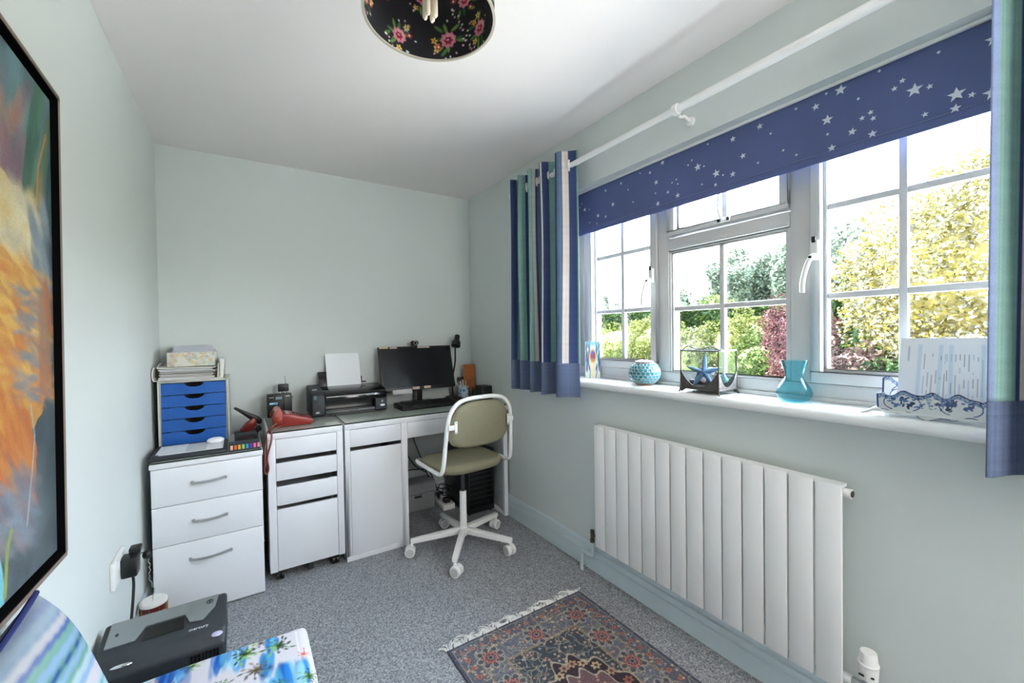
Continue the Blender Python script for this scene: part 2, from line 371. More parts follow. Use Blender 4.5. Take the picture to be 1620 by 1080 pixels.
def handle(parent, y, side):
    h = MB().box(1.590, 1.606, y - .011, y + .011, 1.455, 1.520)
    h.tube(bez([(1.596, y, 1.47), (1.572, y, 1.462), (1.562, y + side * .008, 1.44), (1.560, y + side * .020, 1.39), (1.560, y + side * .022, 1.348)], 5), [.010] * 6 + [.008] * 15, 8)
    o = h.build('handle', M_whitep, parent, bevel=.002); 
    k = MB().box(1.586, 1.5905, y - .006, y + .006, 1.512, 1.532); k.build('lock_cap', M_black, parent, bevel=.002)
    MB().cyl((1.560, y, 1.462), (1.566, y, 1.462), .005, n=10).build('lock_cap', M_black, parent)
handle(cl, 1.276, 1); handle(cr, .618, 1)
st = MB().tube(bez([(1.596, .926, 1.660), (1.578, .928, 1.668), (1.576, .936, 1.690), (1.590, .946, 1.730), (1.600, .944, 1.80)], 5), .0055, 8).box(1.592, 1.606, .905, .945, 1.653, 1.672)
st.build('window_stay', M_whitep, cv, bevel=.0015)
MB().box(1.586, 1.592, .938, .950, 1.655, 1.667).build('stay_peg', M_black, cv, bevel=.002)
MB().box(1.586, 1.592, .902, .912, 1.655, 1.667).build('stay_peg', M_black, cv, bevel=.002)
# sill board with a rounded nose
nose = [(1.514, .948), (1.474, .948)] + [(1.4735 + .0185 * math.cos(t), .9665 + .0185 * math.sin(t)) for t in np.linspace(-math.pi / 2, -3 * math.pi / 2, 9)[1:-1]] + [(1.474, .985), (1.514, .985)]
sl = MB().prism(nose, 'Y', .02, 1.872).box(1.514, 1.621, WY0 + .001, WY1 - .001, .948, .985)
sl.build('window_sill', M_sill, win, smooth=True, angle=40)


# ------------------------------------------------------------------ radiator
rad = thing('radiator', (1.45, .993, .1), 'long white flat-panel radiator on the wall under the window', 'radiator')
pitch = 1.006 / 14; pm = MB().box(1.430, 1.4415, 0, pitch - .0065, .183, .776).mesh('panel', M_rad, bevel=.0012)
for i in range(14):
    me = pm if i == 0 else pm
    o = bpy.data.objects.new('panel', me); COL.objects.link(o); o.parent = rad; o.location = (-1.45, .490 + i * pitch - .993, -.1)
for z in (.752, .212): MB().cyl((1.459, .474, z), (1.459, 1.497, z), .0135, n=14).build('header_tube', M_rad, rad, smooth=True)
MB().box(1.4415, 1.476, .492, 1.495, .7665, .775).build('top_strip', M_rad, rad)
MB().cyl((1.459, .471, .752), (1.459, .4745, .752), .0095, n=12).build('bleed_plug', mat('dull_brass', '#5f5a4d', .35, metal=1), rad)
for y in (.70, 1.25): MB().box(1.47, 1.513, y, y + .03, .25, .72).build('wall_bracket', M_rad, rad)
M_brass = mat('tarnished_brass', '#6d6558', .35, metal=1.0, var=.3, vscale=90)
MB().cyl((1.459, 1.54, .176), (1.459, 1.54, .190), .012).cyl((1.459, 1.54, .190), (1.459, 1.54, .222), .009).cyl((1.459, 1.54, .222), (1.459, 1.54, .236), .0105).cyl((1.459, 1.54, .212), (1.459, 1.497, .212), .009).build('lockshield_valve', M_brass, rad, smooth=True)
MB().tube([(1.459, 1.54, .178), (1.459, 1.54, .118), (1.459, 1.545, .106), (1.459, 1.552, .102), (1.459, 1.605, .102), (1.459, 1.615, .098), (1.459, 1.62, .088), (1.459, 1.62, 0)], .0085, 10).build('supply_pipe', M_base, rad, smooth=True)
MB().cyl((1.459, .474, .212), (1.459, .452, .212), .011).cyl((1.459, .437, .20), (1.459, .437, .245), .012).cyl((1.459, .452, .212), (1.459, .437, .212), .013).build('valve_body', M_steel, rad, smooth=True)
tv = MB().lathe([(.016, 0), (.0215, .004), (.0235, .035), (.0232, .042), (.0245, .044), (.0245, .047), (.022, .049), (.0195, .075), (.0185, .079), (.0, .080)], (1.459, .437, .240), 28).build('thermostatic_head', M_whitep, rad, smooth=True, angle=40)
MB().box(1.4340, 1.4380, .440, .452, .256, .260).build('slot', M_black, tv); MB().box(1.4385, 1.4425, .419, .426, .258, .262).build('slot', M_black, tv)
MB().cyl((1.459, .437, 0), (1.459, .437, .20), .0075, n=10).build('supply_pipe', M_base, rad, smooth=True)

# ------------------------------------------------------------------ curtain pole and curtains
pole = thing('curtain_pole', (1.42, .7, 2.078), 'long white metal curtain pole on brackets above the window', 'curtain pole')
MB().cyl((1.42, -.85, 2.078), (1.42, 1.02, 2.078), .0150, n=18).build('rod', M_whitep, pole, smooth=True)
MB().cyl((1.42, 1.0, 2.078), (1.42, 2.165, 2.078), .0128, n=18).build('rod', M_whitep, pole, smooth=True)
MB().lathe([(.012, 0), (.019, .006), (.021, .016), (.015, .026), (.0, .030)], (1.42, 2.162, 2.078), 16, axis=(0, 1, 0)).build('finial', M_whitep, pole, smooth=True)
for y in (1.01, 2.145, -.30):
    br = MB().lathe([(.018, 0), (.018, .008), (.006, .011), (.0, .011)], (XR, y, 2.056), 16, axis=(-1, 0, 0))
    br.tube(bez([(XR - .008, y, 2.056), (1.47, y, 2.066), (1.45, y, 2.058), (1.435, y, 2.060)], 5), .006, 8)
    br.lathe([(.0155, -.010), (.0205, -.010), (.0205, .010), (.0155, .010)], (1.42, y, 2.078), 18, axis=(0, 1, 0))
    o = br.build('bracket', M_whitep, pole, smooth=True)
    MB().cyl((XR - .0125, y, 2.056), (XR - .010, y, 2.056), .0045, n=10).build('screw', M_black, o)
CC = {'t': S('#85aaa3'), 'n': S('#414f78'), 'c': S('#dcd2cc'), 'd': S('#667b98'), 'b': S('#8a9bbf')}
M_curt = attr_mat('striped_curtain_cloth', .9, bump=.15, bscale=700, spec=.15, transl=.12, weave=.35)
M_hem = mat('slub_denim_cloth', '#5a6c93', .9, spec=.1, var=.35, vscale=55, stretch=(1, 1, 5), bump=.2, bscale=500)
def weave_noise(nv, nu):
    a = rng.normal(0, 1, (nv, 1)); c = rng.normal(0, 1, (1, nu)); return 1 + .03 * a + .06 * c
def curtain(name, label, ys, X0, amp, widths, y_start, step_sign, stripes, ztop, zhem, zbot, eyelets):
    """pleated sheet hung on the pole: plan runs along the wall with waves of the given widths"""
    pts = []; y = y_start; 
    for k, wd in enumerate(widths):
        N = 26
        for j in range(N):
            t = j / N; pts.append((X0 + amp[k] * math.cos(2 * math.pi * t), y + step_sign * wd * t))
        y += step_sign * wd
    pts = np.array(pts); seg = np.hypot(*np.diff(pts, axis=0).T); s = np.concatenate([[0], np.cumsum(seg)]); N = int(s[-1] / .0035)
    ss = np.linspace(0, s[-1], N); px = np.interp(ss, s, pts[:, 0]); py = np.interp(ss, s, pts[:, 1])
    edges = np.cumsum([w for w, _ in stripes]); tot = edges[-1]
    col = np.array([CC[stripes[int(np.searchsorted(edges, v % tot, side='right')) % len(stripes)][1]] for v in ss])
    root = thing(name, (X0, float(py.mean()), zbot), label, 'curtain', 'striped curtains at the window')
    def sheet(nm, z0, z1, nz, material, colour, off, flare):
        zz = np.linspace(z0, z1, nz); P = np.zeros((nz, N, 3)); tx = np.gradient(px); ty = np.gradient(py); L = np.hypot(tx, ty); nx, ny = ty / L, -tx / L
        for i, z in enumerate(zz):
            h = (ztop - z) / (ztop - zbot); g = 1 + flare * h
            P[i, :, 0] = X0 + (px - X0) * g + .006 * math.sin(5 * h) * np.sin(ss * 25) + off * nx
            P[i, :, 1] = py + .010 * h * np.sin(ss * 9 + 1.0) + off * ny; P[i, :, 2] = z + (.003 * np.sin(ss * 30) if i == 0 and z0 == zbot else 0)
        cols = None
        if colour is not None: cols = np.clip(colour[None] * weave_noise(nz, N)[..., None], 0, 1)
        me = grid_mesh(nm, P, material, cols); o = link_mesh(nm, me, root)
        so = o.modifiers.new('cloth_thickness', 'SOLIDIFY'); so.thickness = .0025; so.offset = 0
        return o
    sheet('panel', zhem - .01, ztop, 90, M_curt, col, 0, .15)
    hc = np.tile(np.array(S('#65728f')), (N, 1)); sheet('hem_band', zbot, zhem, 40, M_curt, hc, -.0016, .15)
    for (yy, rx) in eyelets:
        e = MB().lathe([(.0185, -.004), (.030, -.004), (.031, 0), (.030, .004), (.0185, .004), (.0185, -.004)], (1.42, yy, 2.078), 24, axis=(math.sin(rx), math.cos(rx), 0))
        e.build('eyelet', M_whitep, root, smooth=True, angle=50)
    return root
curtain('curtain', 'striped blue curtain gathered at the end of the window near the desk', None, 1.404, [.036, .036, .036, .035, .034], [.165, .115, .105, .095, .075], 1.592, 1,
        [(.010, 't'), (.042, 'n'), (.030, 'c'), (.030, 'd'), (.022, 'n'), (.020, 'c'), (.060, 'd'), (.018, 'c'), (.042, 't'), (.038, 'n'), (.008, 'c'), (.075, 'd'), (.060, 'd'), (.010, 'n'), (.020, 'c'), (.040, 't'), (.040, 'd'), (.04, 'n'), (.012, 'c'), (.03, 'n'), (.04, 't'), (.05, 'n'), (.02, 'c'), (.05, 't')], 2.150, 1.073, .898,
        [(1.633, -.7), (1.715, .7), (1.800, -.7), (1.850, .7), (1.905, -.7), (1.95, .7), (2.005, -.7)])
curtain('curtain', 'striped teal and blue curtain at the frame edge beside the letter rack', None, 1.400, [-.040, -.038, -.038, -.038], [.11, .12, .12, .12], .194, -1,
        [(.012, 'b'), (.055, 't'), (.010, 'n'), (.03, 'c'), (.04, 'd'), (.05, 'n'), (.05, 't'), (.03, 'c'), (.05, 'n')], 2.150, 1.073, .897, [(.175, .7), (.12, -.7), (.06, .7)])

# ------------------------------------------------------------------ star blind
M_blind = mat('navy_blind_cloth', '#56618c', .75, spec=.2, var=.06, vscale=6, bump=.06, bscale=400)
bl = thing('roller_blind', (1.575, .95, 1.757), 'navy roller blind printed with silver stars, drawn partly down', 'blind')
nyy = 140; yy = np.linspace(.118, 1.782, nyy); zz = np.linspace(1.757, 1.981, 24); P = np.zeros((24, nyy, 3))
P[..., 0] = 1.562 + .0012 * np.sin(yy * 9)[None] * ((1.98 - zz) / .22)[:, None] + .0006 * np.sin(yy * 31)[None]; P[..., 1] = yy[None]; P[..., 2] = zz[:, None]
o = link_mesh('fabric', grid_mesh('fabric', P, M_blind), bl); so = o.modifiers.new('t', 'SOLIDIFY'); so.thickness = .0014; so.offset = 1
MB().prism([(1.5605, 1.757), (1.558, 1.764), (1.558, 1.776), (1.5605, 1.783), (1.566, 1.783), (1.567, 1.757)], 'Y', .118, 1.782).build('hem_pocket', M_blind, bl)
stt = MB()
for k in range(330):
    y = .12 + k * .005
    stt.box(1.5590, 1.5602, y, y + .0028, 1.7835, 1.7843)
stt.build('stitching', mat('grey_thread', '#8f98bb', .8), bl, kind='stuff')
STARS = [(1.012,1.888,'L'),(0.934,1.837,'L'),(0.869,1.813,'M'),(0.831,1.867,'M'),(0.868,1.943,'M'),(0.771,1.949,'M'),(1.213,1.89,'M'),(1.179,1.965,'M'),(1.205,1.794,'M'),(1.105,1.801,'M'),(1.153,1.829,'S'),(1.417,1.949,'S'),(1.519,1.944,'S'),(1.471,1.862,'M'),(1.673,1.888,'M'),(1.575,1.832,'M'),(1.521,1.814,'S'),(1.638,1.88,'s'),(1.695,1.925,'s'),(1.712,1.909,'s'),(1.637,1.81,'s'),(1.583,1.793,'s'),(1.373,1.905,'s'),(1.301,1.959,'s'),(1.246,1.943,'S'),(1.344,1.839,'s'),(1.217,1.843,'s'),(1.132,1.863,'s'),(1.104,1.849,'s'),(1.111,1.87,'s'),(1.055,1.911,'s'),(1.038,1.925,'s'),(0.985,1.882,'s'),(0.907,1.822,'s'),(0.994,1.813,'s'),(0.937,1.794,'S'),(0.735,1.909,'s'),(0.778,1.823,'s'),(0.968,1.963,'s'),(0.365,1.876,'X'),(0.285,1.825,'X'),(0.223,1.801,'X'),(0.533,1.959,'L'),(0.568,1.883,'L'),(0.599,1.938,'M'),(0.556,1.791,'M'),(0.456,1.794,'M'),(0.504,1.82,'M'),(0.287,1.790,'M'),(0.344,1.8,'S'),(0.258,1.811,'S'),(0.335,1.87,'S'),(0.407,1.9,'S'),(0.39,1.914,'S'),(0.46,1.858,'S'),(0.48,1.85,'S'),(0.454,1.838,'S'),(0.57,1.966,'s'),(0.656,1.958,'s'),(0.695,1.836,'s'),(0.655,1.806,'s'),(0.567,1.838,'s'),(0.44,1.967,'s'),(0.489,1.911,'s'),(0.318,1.951,'s'),(0.221,1.929,'L'),(0.16,1.87,'M'),(0.15,1.80,'L'),(1.75,1.83,'M'),(1.76,1.95,'S')]
sm = MB(); R_ = {'X': .0185, 'L': .0165, 'M': .0120, 'S': .0082, 's': .0046}
for (y, z, k) in STARS:
    r = R_[k]; a0 = random.uniform(-.25, .25) + math.pi / 2; n5 = 5 if k != 's' else 4; vs = []
    for j in range(2 * n5):
        rr = r if j % 2 == 0 else r * (.42 if n5 == 5 else .6); a = a0 + math.pi * j / n5; vs.append((1.5592, y + rr * math.cos(a), min(z + rr * math.sin(a), 1.9795)))
    kk = len(sm.v); sm.v += vs + [(1.5592, y, min(z, 1.9795))]; c_ = kk + 2 * n5
    sm.f += [[kk + j, kk + (j + 1) % (2 * n5), c_] for j in range(2 * n5)]
sm.build('star_print', mat('silver_print', '#c9d2dc', .45, var=.05), bl, kind='stuff')
MB().box(1.552, 1.600, .112, 1.788, 1.9795, 1.9895).build('headrail', M_whitep, bl, bevel=.002)

# ------------------------------------------------------------------ three-drawer chest (left)
ch = thing('drawer_chest', (-.135, 2.55, 0), 'white three-drawer chest with curved metal handles in the corner', 'chest')
CX0, CX1, CY0, CY1 = -.341, .070, 2.331, 2.800
MB().box(CX0 + .002, CX0 + .018, CY0 + .017, CY1, 0, .666).box(CX1 - .018, CX1 - .002, CY0 + .017, CY1, 0, .666).box(CX0 + .018, CX1 - .018, CY1 - .012, CY1, .0, .666).box(CX0 + .018, CX1 - .018, CY0 + .03, CY1 - .012, .01, .026).build('carcass', M_white, ch)
MB().box(CX0 - .004, CX1 + .003, CY0 - .006, CY1, .668, .690).build('top_board', M_white, ch, bevel=.004)
for z0, z1, hz, hw in ((.502, .665, .590, .062), (.329, .499, .418, .062), (.008, .326, .250, .076)):
    d = box(CX0 + .001, CX1 - .001, CY0, CY0 + .016, z0, z1).build('drawer', M_white, ch, bevel=.001)
    hx = -.137; hp = [(hx + hw * t, CY0 - .006 - .022 * (1 - t * t), hz + .003 * t) for t in np.linspace(-1, 1, 15)]
    hb = MB()
    for i in range(14):
        a, c = Vector(hp[i]), Vector(hp[i + 1]); hb.obox((a + c) / 2, ((c - a).length * 1.08, .004, .011), (0, 0, math.atan2(c.y - a.y, c.x - a.x)))
    hb.box(hx - hw - .004, hx - hw + .006, CY0 - .009, CY0, hz - .0055, hz + .0055).box(hx + hw - .006, hx + hw + .004, CY0 - .009, CY0, hz - .0055, hz + .0055)
    hb.build('handle', M_steel, d)
M_sheet = mat('grey_green_glass', '#b3bbb5', 0.16, var=.02, spec=.5, coat=.3)
M_edge = mat('dark_glass_edge', '#14201d', .2)
def glass_sheet(x0, x1, y0, y1, z0, z1, label):
    t = thing('glass_sheet', ((x0 + x1) / 2, (y0 + y1) / 2, z0), label, 'glass sheet'); box(x0, x1, y0 + .0025, y1, z0, z1).build('sheet', M_sheet, t); box(x0, x1, y0, y0 + .0024, z0, z1).build('front_edge', M_edge, t); box(x0 - .002, x0 - .0001, y0, y1, z0, z1).build('side_edge', M_edge, t)
glass_sheet(CX0 + .004, CX1 - .002, CY0 + .002, CY1 - .004, .6902, .6955, 'grey-green glass sheet covering the three-drawer chest')

# ------------------------------------------------------------------ drawer unit on castors
du = thing('drawer_unit', (.27, 2.636, 0), 'white drawer unit with open finger slots standing on black castors', 'drawer unit')
DX0, DX1, DY0, DY1 = .095, .446, 2.386, 2.880
MB().box(DX0, DX0 + .034, DY0, DY0 + .018, .054, .720).box(DX1 - .031, DX1, DY0, DY0 + .018, .054, .720).box(DX0, DX0 + .014, DY0 + .018, DY1, .054, .720).box(DX1 - .014, DX1, DY0 + .018, DY1, .054, .720).box(DX0 + .014, DX1 - .014, DY1 - .01, DY1, .054, .720).box(DX0 + .014, DX1 - .014, DY0 + .02, DY1 - .01, .054, .066).build('carcass', M_white, du, bevel=.001)
box(DX0, DX1, DY0, DY1, .7205, .750).build('top_board', M_white, du, bevel=.0015)
for z0, z1 in ((.622, .7175), (.509, .598), (.384, .479), (.057, .364)):
    d = box(DX0 + .0355, DX1 - .0325, DY0 + .001, DY0 + .017, z0, z1).build('drawer', M_white, du, bevel=.001)
    zt = z1 - .022
    MB().box(DX0 + .04, DX0 + .048, DY0 + .017, DY1 - .05, z0 + .006, zt).box(DX1 - .045, DX1 - .037, DY0 + .017, DY1 - .05, z0 + .006, zt).box(DX0 + .048, DX1 - .045, DY0 + .017, DY1 - .05, z0 + .006, z0 + .010).build('drawer_box', M_white, d)
for x in (DX0 + .045, DX1 - .045):
    for y in (DY0 + .035, DY1 - .06):
        c = MB().cyl((x - .016, y, .023), (x - .004, y, .023), .0228, n=20).cyl((x + .004, y, .023), (x + .016, y, .023), .0228, n=20).box(x - .017, x + .017, y - .012, y + .02, .030, .048).cyl((x, y + .006, .046), (x, y + .006, .0545), .008)
        c.build('castor', M_black, du, smooth=True)
MB().box(.265, .293, DY0 + .02, DY0 + .06, .012, .053).build('anti_tip_foot', M_dark, du, bevel=.003)
glass_sheet(DX0 + .012, DX1 - .004, DY0 + .004, DY1, .7502, .7560, 'grey-green glass sheet on the castor drawer unit')

# ------------------------------------------------------------------ desk
dk = thing('desk', (.98, 2.636, 0), 'white desk with a cupboard, two drawers and a loop leg by the wall', 'desk')
KX0, KX1, KY0, KY1 = .4565, 1.5075, 2.386, 2.886
box(KX0, KX1, KY0, KY1, .7205, .750).build('desk_top', M_white, dk, bevel=.0015)
MB().box(KX0, KX0 + .026, KY0, KY0 + .018, .028, .720).box(.767, .803, KY0, KY0 + .018, .0, .720).box(KX0, KX0 + .014, KY0 + .018, KY1, 0, .720).box(.789, .803, KY0 + .018, KY1, 0, .720).box(KX0 + .014, .789, KY1 - .01, KY1, 0, .720).box(KX0 + .014, .789, KY0 + .03, KY1 - .01, .028, .040).box(KX0, .767, KY0, KY0 + .018, 0, .028).build('cupboard_body', M_white, dk, bevel=.001)
box(KX0 + .0275, .7655, KY0 + .001, KY0 + .017, .0295, .602).build('cupboard_door', M_white, dk, bevel=.001)
box(KX0 + .0275, .7655, KY0 + .001, KY0 + .017, .623, .7175).build('drawer', M_white, dk, bevel=.001)
MB().box(KX0 + .034, .758, KY0 + .017, KY1 - .05, .640, .646).build('drawer_box', M_white, dk)
box(.8045, 1.460, KY0 + .001, KY0 + .017, .627, .7175).build('drawer', M_white, dk, bevel=.001)
MB().box(.812, .820, KY0 + .017, KY1 - .05, .632, .70).box(1.445, 1.453, KY0 + .017, KY1 - .05, .632, .70).box(.82, 1.445, KY0 + .017, KY1 - .05, .632, .638).build('drawer_box', M_white, dk)
MB().box(1.466, 1.4945, KY0, KY0 + .028, 0.012, .720).box(1.466, 1.4945, KY1 - .028, KY1, 0.012, .720).box(1.466, 1.4945, KY0, KY1, 0, .022).build('leg_frame', M_white, dk, bevel=.004)
MB().box(.803, 1.466, KY1 - .02, KY1 - .004, .60, .720).build('back_rail', M_white, dk)
glass_sheet(KX0 + .006, 1.500, KY0 + .004, KY1 - .004, .7502, .7560, 'grey-green glass sheet covering the desk top')
GT = .7562   # top of the glass

# ------------------------------------------------------------------ swivel chair
cx, cy = 1.055, 2.18
sc = thing('swivel_chair', (cx, cy, 0), 'swivel chair with olive-green seat and white tube frame at the desk', 'chair')
hub = MB().lathe([(.0, .070), (.022, .070), (.030, .078), (.032, .105), (.024, .118), (.0205, .122), (.0195, .325), (.0165, .328), (.0, .328)], (cx, cy, 0), 20)
hub.build('column', M_whitep, sc, smooth=True, angle=40)
MB().cyl((cx, cy, .327), (cx, cy, .442), .0125, n=16).build('gas_lift', mat('dark_grey_steel', '#4b4f55', .35, metal=.6), sc, smooth=True)
for a in (166, 235, 306, 20, 91):
    t = math.radians(a); dx, dy = math.cos(t), math.sin(t)
    lg = MB(); R = Matrix.Rotation(t, 3, 'Z')
    pr = [(.018, .084, .118, .018), (.30, .072, .096, .0135)]   # radius, bottom, top, half width
    vs = []
    for (r, zb, zt, hw) in pr:
        for (s_, z) in ((-hw, zb), (hw, zb), (hw, zt), (-hw, zt)): vs.append(Vector((cx, cy, 0)) + R @ Vector((r, s_, z)))
    lg.add(vs, [(0, 1, 2, 3), (7, 6, 5, 4), (0, 4, 5, 1), (1, 5, 6, 2), (2, 6, 7, 3), (3, 7, 4, 0)])
    L = lg.build('leg', M_whitep, sc, bevel=.003)
    wx, wy = cx + dx * .293, cy + dy * .293; sw = t + 1.2 + a * .02; ax = Vector((math.cos(sw), math.sin(sw), 0)); tr = Vector((-ax.y, ax.x, 0)); wc = Vector((wx, wy, .0292)) + tr * .010
    w = MB().cyl(wc - ax * .024, wc - ax * .004, .0288, n=22).cyl(wc + ax * .004, wc + ax * .024, .0288, n=22)
    w.build('castor', M_whitep, L, bevel=.002, angle=40)
    MB().cyl((wx, wy, .03), (wx, wy, .074), .008, n=10).obox(wc + Vector((0, 0, .012)), (.014, .036, .030), (0, 0, sw)).build('castor_fork', M_whitep, L, bevel=.003)
    for sg in (-1, 1): MB().cyl(wc + ax * .0242 * sg, wc + ax * .0252 * sg, .021, n=18).build('hub_cap', mat('light_grey_plastic', '#c9c9c8', .4), L)
M_olive = mat('olive_cloth', '#87836c', .9, spec=.15, var=.16, vscale=420, bump=.25, bscale=700)
yaw = math.radians(5); SC = Vector((1.075, 2.225, 0)); RY = Matrix.Rotation(yaw, 3, 'Z')
def ch_w(x, y, z): return SC + RY @ Vector((x, y, z))
# seat cushion
nu, nv = 44, 12; V = []; F = []
sb = MB(); k = 0
prof = [(0, .452), (.80, .452), (.93, .460), (.985, .474), (1.0, .487), (.985, .500), (.94, .509), (.80, .514), (.5, .516), (0, .514)]
for (s_, z) in prof:
    for j in range(nu):
        t = 2 * math.pi * j / nu; c_, n_ = math.cos(t), math.sin(t); e = 2 / 3.6
        x = .209 * s_ * math.copysign(abs(c_) ** e, c_); y = .200 * s_ * math.copysign(abs(n_) ** e, n_)
        zz_ = z + .010 * (y / .195) ** 2 * (1 if y < 0 else -.8) + .006 * (x / .2) ** 2
        sb.v.append(tuple(ch_w(x, y + .012, zz_)))
for i in range(len(prof) - 1):
    for j in range(nu): sb.f.append([i * nu + j, i * nu + (j + 1) % nu, (i + 1) * nu + (j + 1) % nu, (i + 1) * nu + j])
sb.build('seat', M_olive, sc, smooth=True, angle=60)
# tube frame: under the front, along the sides, up and over the back
half = [(0, .190, .470), (.13, .195, .476), (.185, .185, .484), (.214, .150, .490), (.222, .05, .490), (.224, -.10, .487), (.224, -.150, .492), (.223, -.175, .515), (.220, -.186, .56), (.214, -.196, .66), (.205, -.206, .76), (.190, -.213, .820), (.150, -.218, .866), (.09, -.221, .884), (0, -.222, .888)]
path = [ch_w(-x, y, z) for x, y, z in half] + [ch_w(x, y, z) for x, y, z in half[::-1][1:-1]]
cl_ = path + [path[0], path[1]]
sm_ = bez(path + [path[0]], 6)[:-1]
MB().tube(sm_, .0115, 12, closed=True).build('tube_frame', M_whitep, sc, smooth=True)
bb = MB()
prof = [(0, -.020), (.85, -.020), (.95, -.015), (1.0, -.002), (.96, .012), (.85, .017), (0, .019)]
for (s_, d) in prof:
    for j in range(nu):
        t = 2 * math.pi * j / nu; c_, n_ = math.cos(t), math.sin(t); e = 2 / 3.2
        x = .190 * s_ * math.copysign(abs(c_) ** e, c_); z = .128 * s_ * math.copysign(abs(n_) ** e, n_)
        x *= 1 - .10 * (z / .128)
        bb.v.append(tuple(ch_w(x, -.196 - .10 * (z) + d - .028 + .028 * (1 - (x / .19) ** 2) * -.3 + .028, .742 + z)))
for i in range(len(prof) - 1):
    for j in range(nu): bb.f.append([i * nu + j, i * nu + (j + 1) % nu, (i + 1) * nu + (j + 1) % nu, (i + 1) * nu + j])
bk = bb.build('backrest', M_olive, sc, smooth=True, angle=60)
for sgn in (-1, 1):
    bm_ = MB(); c0 = ch_w(sgn * .170, -.231, .745); bm_.obox(c0, (.016, .004, .062), (0, 0, yaw)); bm_.obox(ch_w(sgn * .190, -.226, .745), (.040, .004, .026), (0, 0, yaw))
    br = bm_.build('bracket', M_whitep, bk, bevel=.0018)
    for dz in (-.024, .024): MB().cyl(ch_w(sgn * .170, -.2345, .745 + dz), ch_w(sgn * .170, -.2325, .745 + dz), .0038, n=10).build('screw', M_steel, bk)
MB().obox(ch_w(0, 0.0, .447), (.16, .16, .012), (0, 0, yaw)).build('seat_plate', M_dark, sc, bevel=.003)

# ------------------------------------------------------------------ pendant shade
lx, ly, lz, lr = .387, .930, 1.968, .150
pd = thing('pendant_lamp', (lx, ly, lz), 'drum pendant lamp shade in dark floral cloth hanging from the ceiling', 'lamp')
pr = Print(0, 2 * math.pi * lr, 0, .20, .0016, '#26262a')
def bouquet(P, x, y, s, seed):
    r = random.Random(seed)
    for k in range(9):
        a = r.uniform(0, 6.28); d = r.uniform(.6, 1.35) * s; P.ell(x + d * math.cos(a), y + d * math.sin(a), .42 * s, .14 * s, r.choice(['#4f7a3e', '#6c8f4a', '#2f5a38']), a + r.uniform(-.5, .5))
    P.ell(x, y, .72 * s, .70 * s, '#c87e8e', petals=9, depth=.18); P.ell(x - .06 * s, y + .05 * s, .56 * s, .5 * s, '#dd9aa4', petals=7, depth=.2, phase=.4)
    P.ell(x, y - .05 * s, .42 * s, .38 * s, '#a83a4a', petals=6, depth=.25); P.ell(x + .05 * s, y, .25 * s, .22 * s, '#7d1f30'); P.ell(x + .05 * s, y + .02 * s, .13 * s, .1 * s, '#d98a97')
    for k in range(4):
        a = r.uniform(0, 6.28); d = r.uniform(.95, 1.25) * s; u, w = x + d * math.cos(a), y + d * math.sin(a); c = r.choice(['#d8b04a', '#8fb3bd', '#b23a38', '#e2c26a'])
        P.ell(u, w, .30 * s, .30 * s, c, petals=5, depth=.5, phase=r.uniform(0, 1)); P.ell(u, w, .09 * s, .09 * s, '#8a5a2a' if c != '#b23a38' else '#f0e0d0')
    for k in range(14):
        a = r.uniform(0, 6.28); d = r.uniform(1.2, 1.7) * s; P.ell(x + d * math.cos(a), y + d * math.sin(a), .10 * s, .07 * s, r.choice(['#e8ded6', '#cfe0e0', '#d9a0a8']), a)
# bouquets stand where the photo shows them round the drum; angle 0 is +X
def at_ang(deg): return math.radians(deg % 360) * lr
bouquet(pr, at_ang(49), .052, .032, 1); bouquet(pr, at_ang(100), .040, .028, 2); bouquet(pr, at_ang(10), .05, .03, 3); bouquet(pr, at_ang(150), .055, .03, 4)
for i, a in enumerate(range(195, 360, 42)): bouquet(pr, at_ang(a), .05 + .02 * (i % 2), .030, 10 + i)
for i, a in enumerate(range(30, 360, 45)): bouquet(pr, at_ang(a), .145 + .015 * (i % 2), .028, 30 + i)
M_shade = attr_mat('floral_shade_cloth', .85, bump=.1, bscale=900, spec=.2, weave=.15)
ox = pr.sheet('shade', lambda U, Vv: (lx + lr * np.cos(U / lr), ly + lr * np.sin(U / lr), lz + Vv), M_shade, pd)
so = ox.modifiers.new('t', 'SOLIDIFY'); so.thickness = .002; so.offset = 0
MB().lathe([(lr - .003, 0), (lr + .003, 0), (lr + .003, .004), (lr - .003, .004), (lr - .003, 0)], (lx, ly, lz - .003), 64).build('rim', mat('shade_trim', '#b8b2a2', .6), pd, smooth=True)
ml = MB()
for a in (0, 2.094, 4.189): ml.cyl((lx, ly, lz + .185), (lx + (lr - .002) * math.cos(a), ly + (lr - .002) * math.sin(a), lz + .198), .002, n=6)
ml.lathe([(.021, 0), (.024, .003), (.021, .006), (.021, 0)], (lx, ly, lz + .182), 16).build('shade_carrier', M_whitep, pd)
MB().lathe([(.0, .0), (.019, .0), (.022, .02), (.020, .05), (.012, .06), (.0, .06)], (lx, ly, lz + .150), 18).build('lamp_holder', M_whitep, pd, smooth=True)
MB().cyl((lx, ly, lz + .21), (lx, ly, ZC - .03), .0035, n=8).build('flex', M_whitep, pd)
MB().lathe([(.0, .0), (.02, .0), (.045, .018), (.048, .030), (.0, .030)], (lx, ly, ZC - .0305), 24).build('ceiling_rose', M_whitep, pd, smooth=True)
M_bulb = mat('milky_tube', '#f0e6d2', .25, var=.02)
bu = MB().cyl((lx, ly, lz + .118), (lx, ly, lz + .150), .019, n=18)
for dx in (-.0075, .0075):
    for dy in (-.0075, .0075): bu.tube([(lx + dx * 1.2, ly + dy * 1.2, lz + .12), (lx + dx * 1.2, ly + dy * 1.2, lz + .004), (lx + dx * 1.1, ly + dy * 1.1, lz - .001)], [.006, .006, .003], 10)
bu.build('bulb', M_bulb, pd, smooth=True)

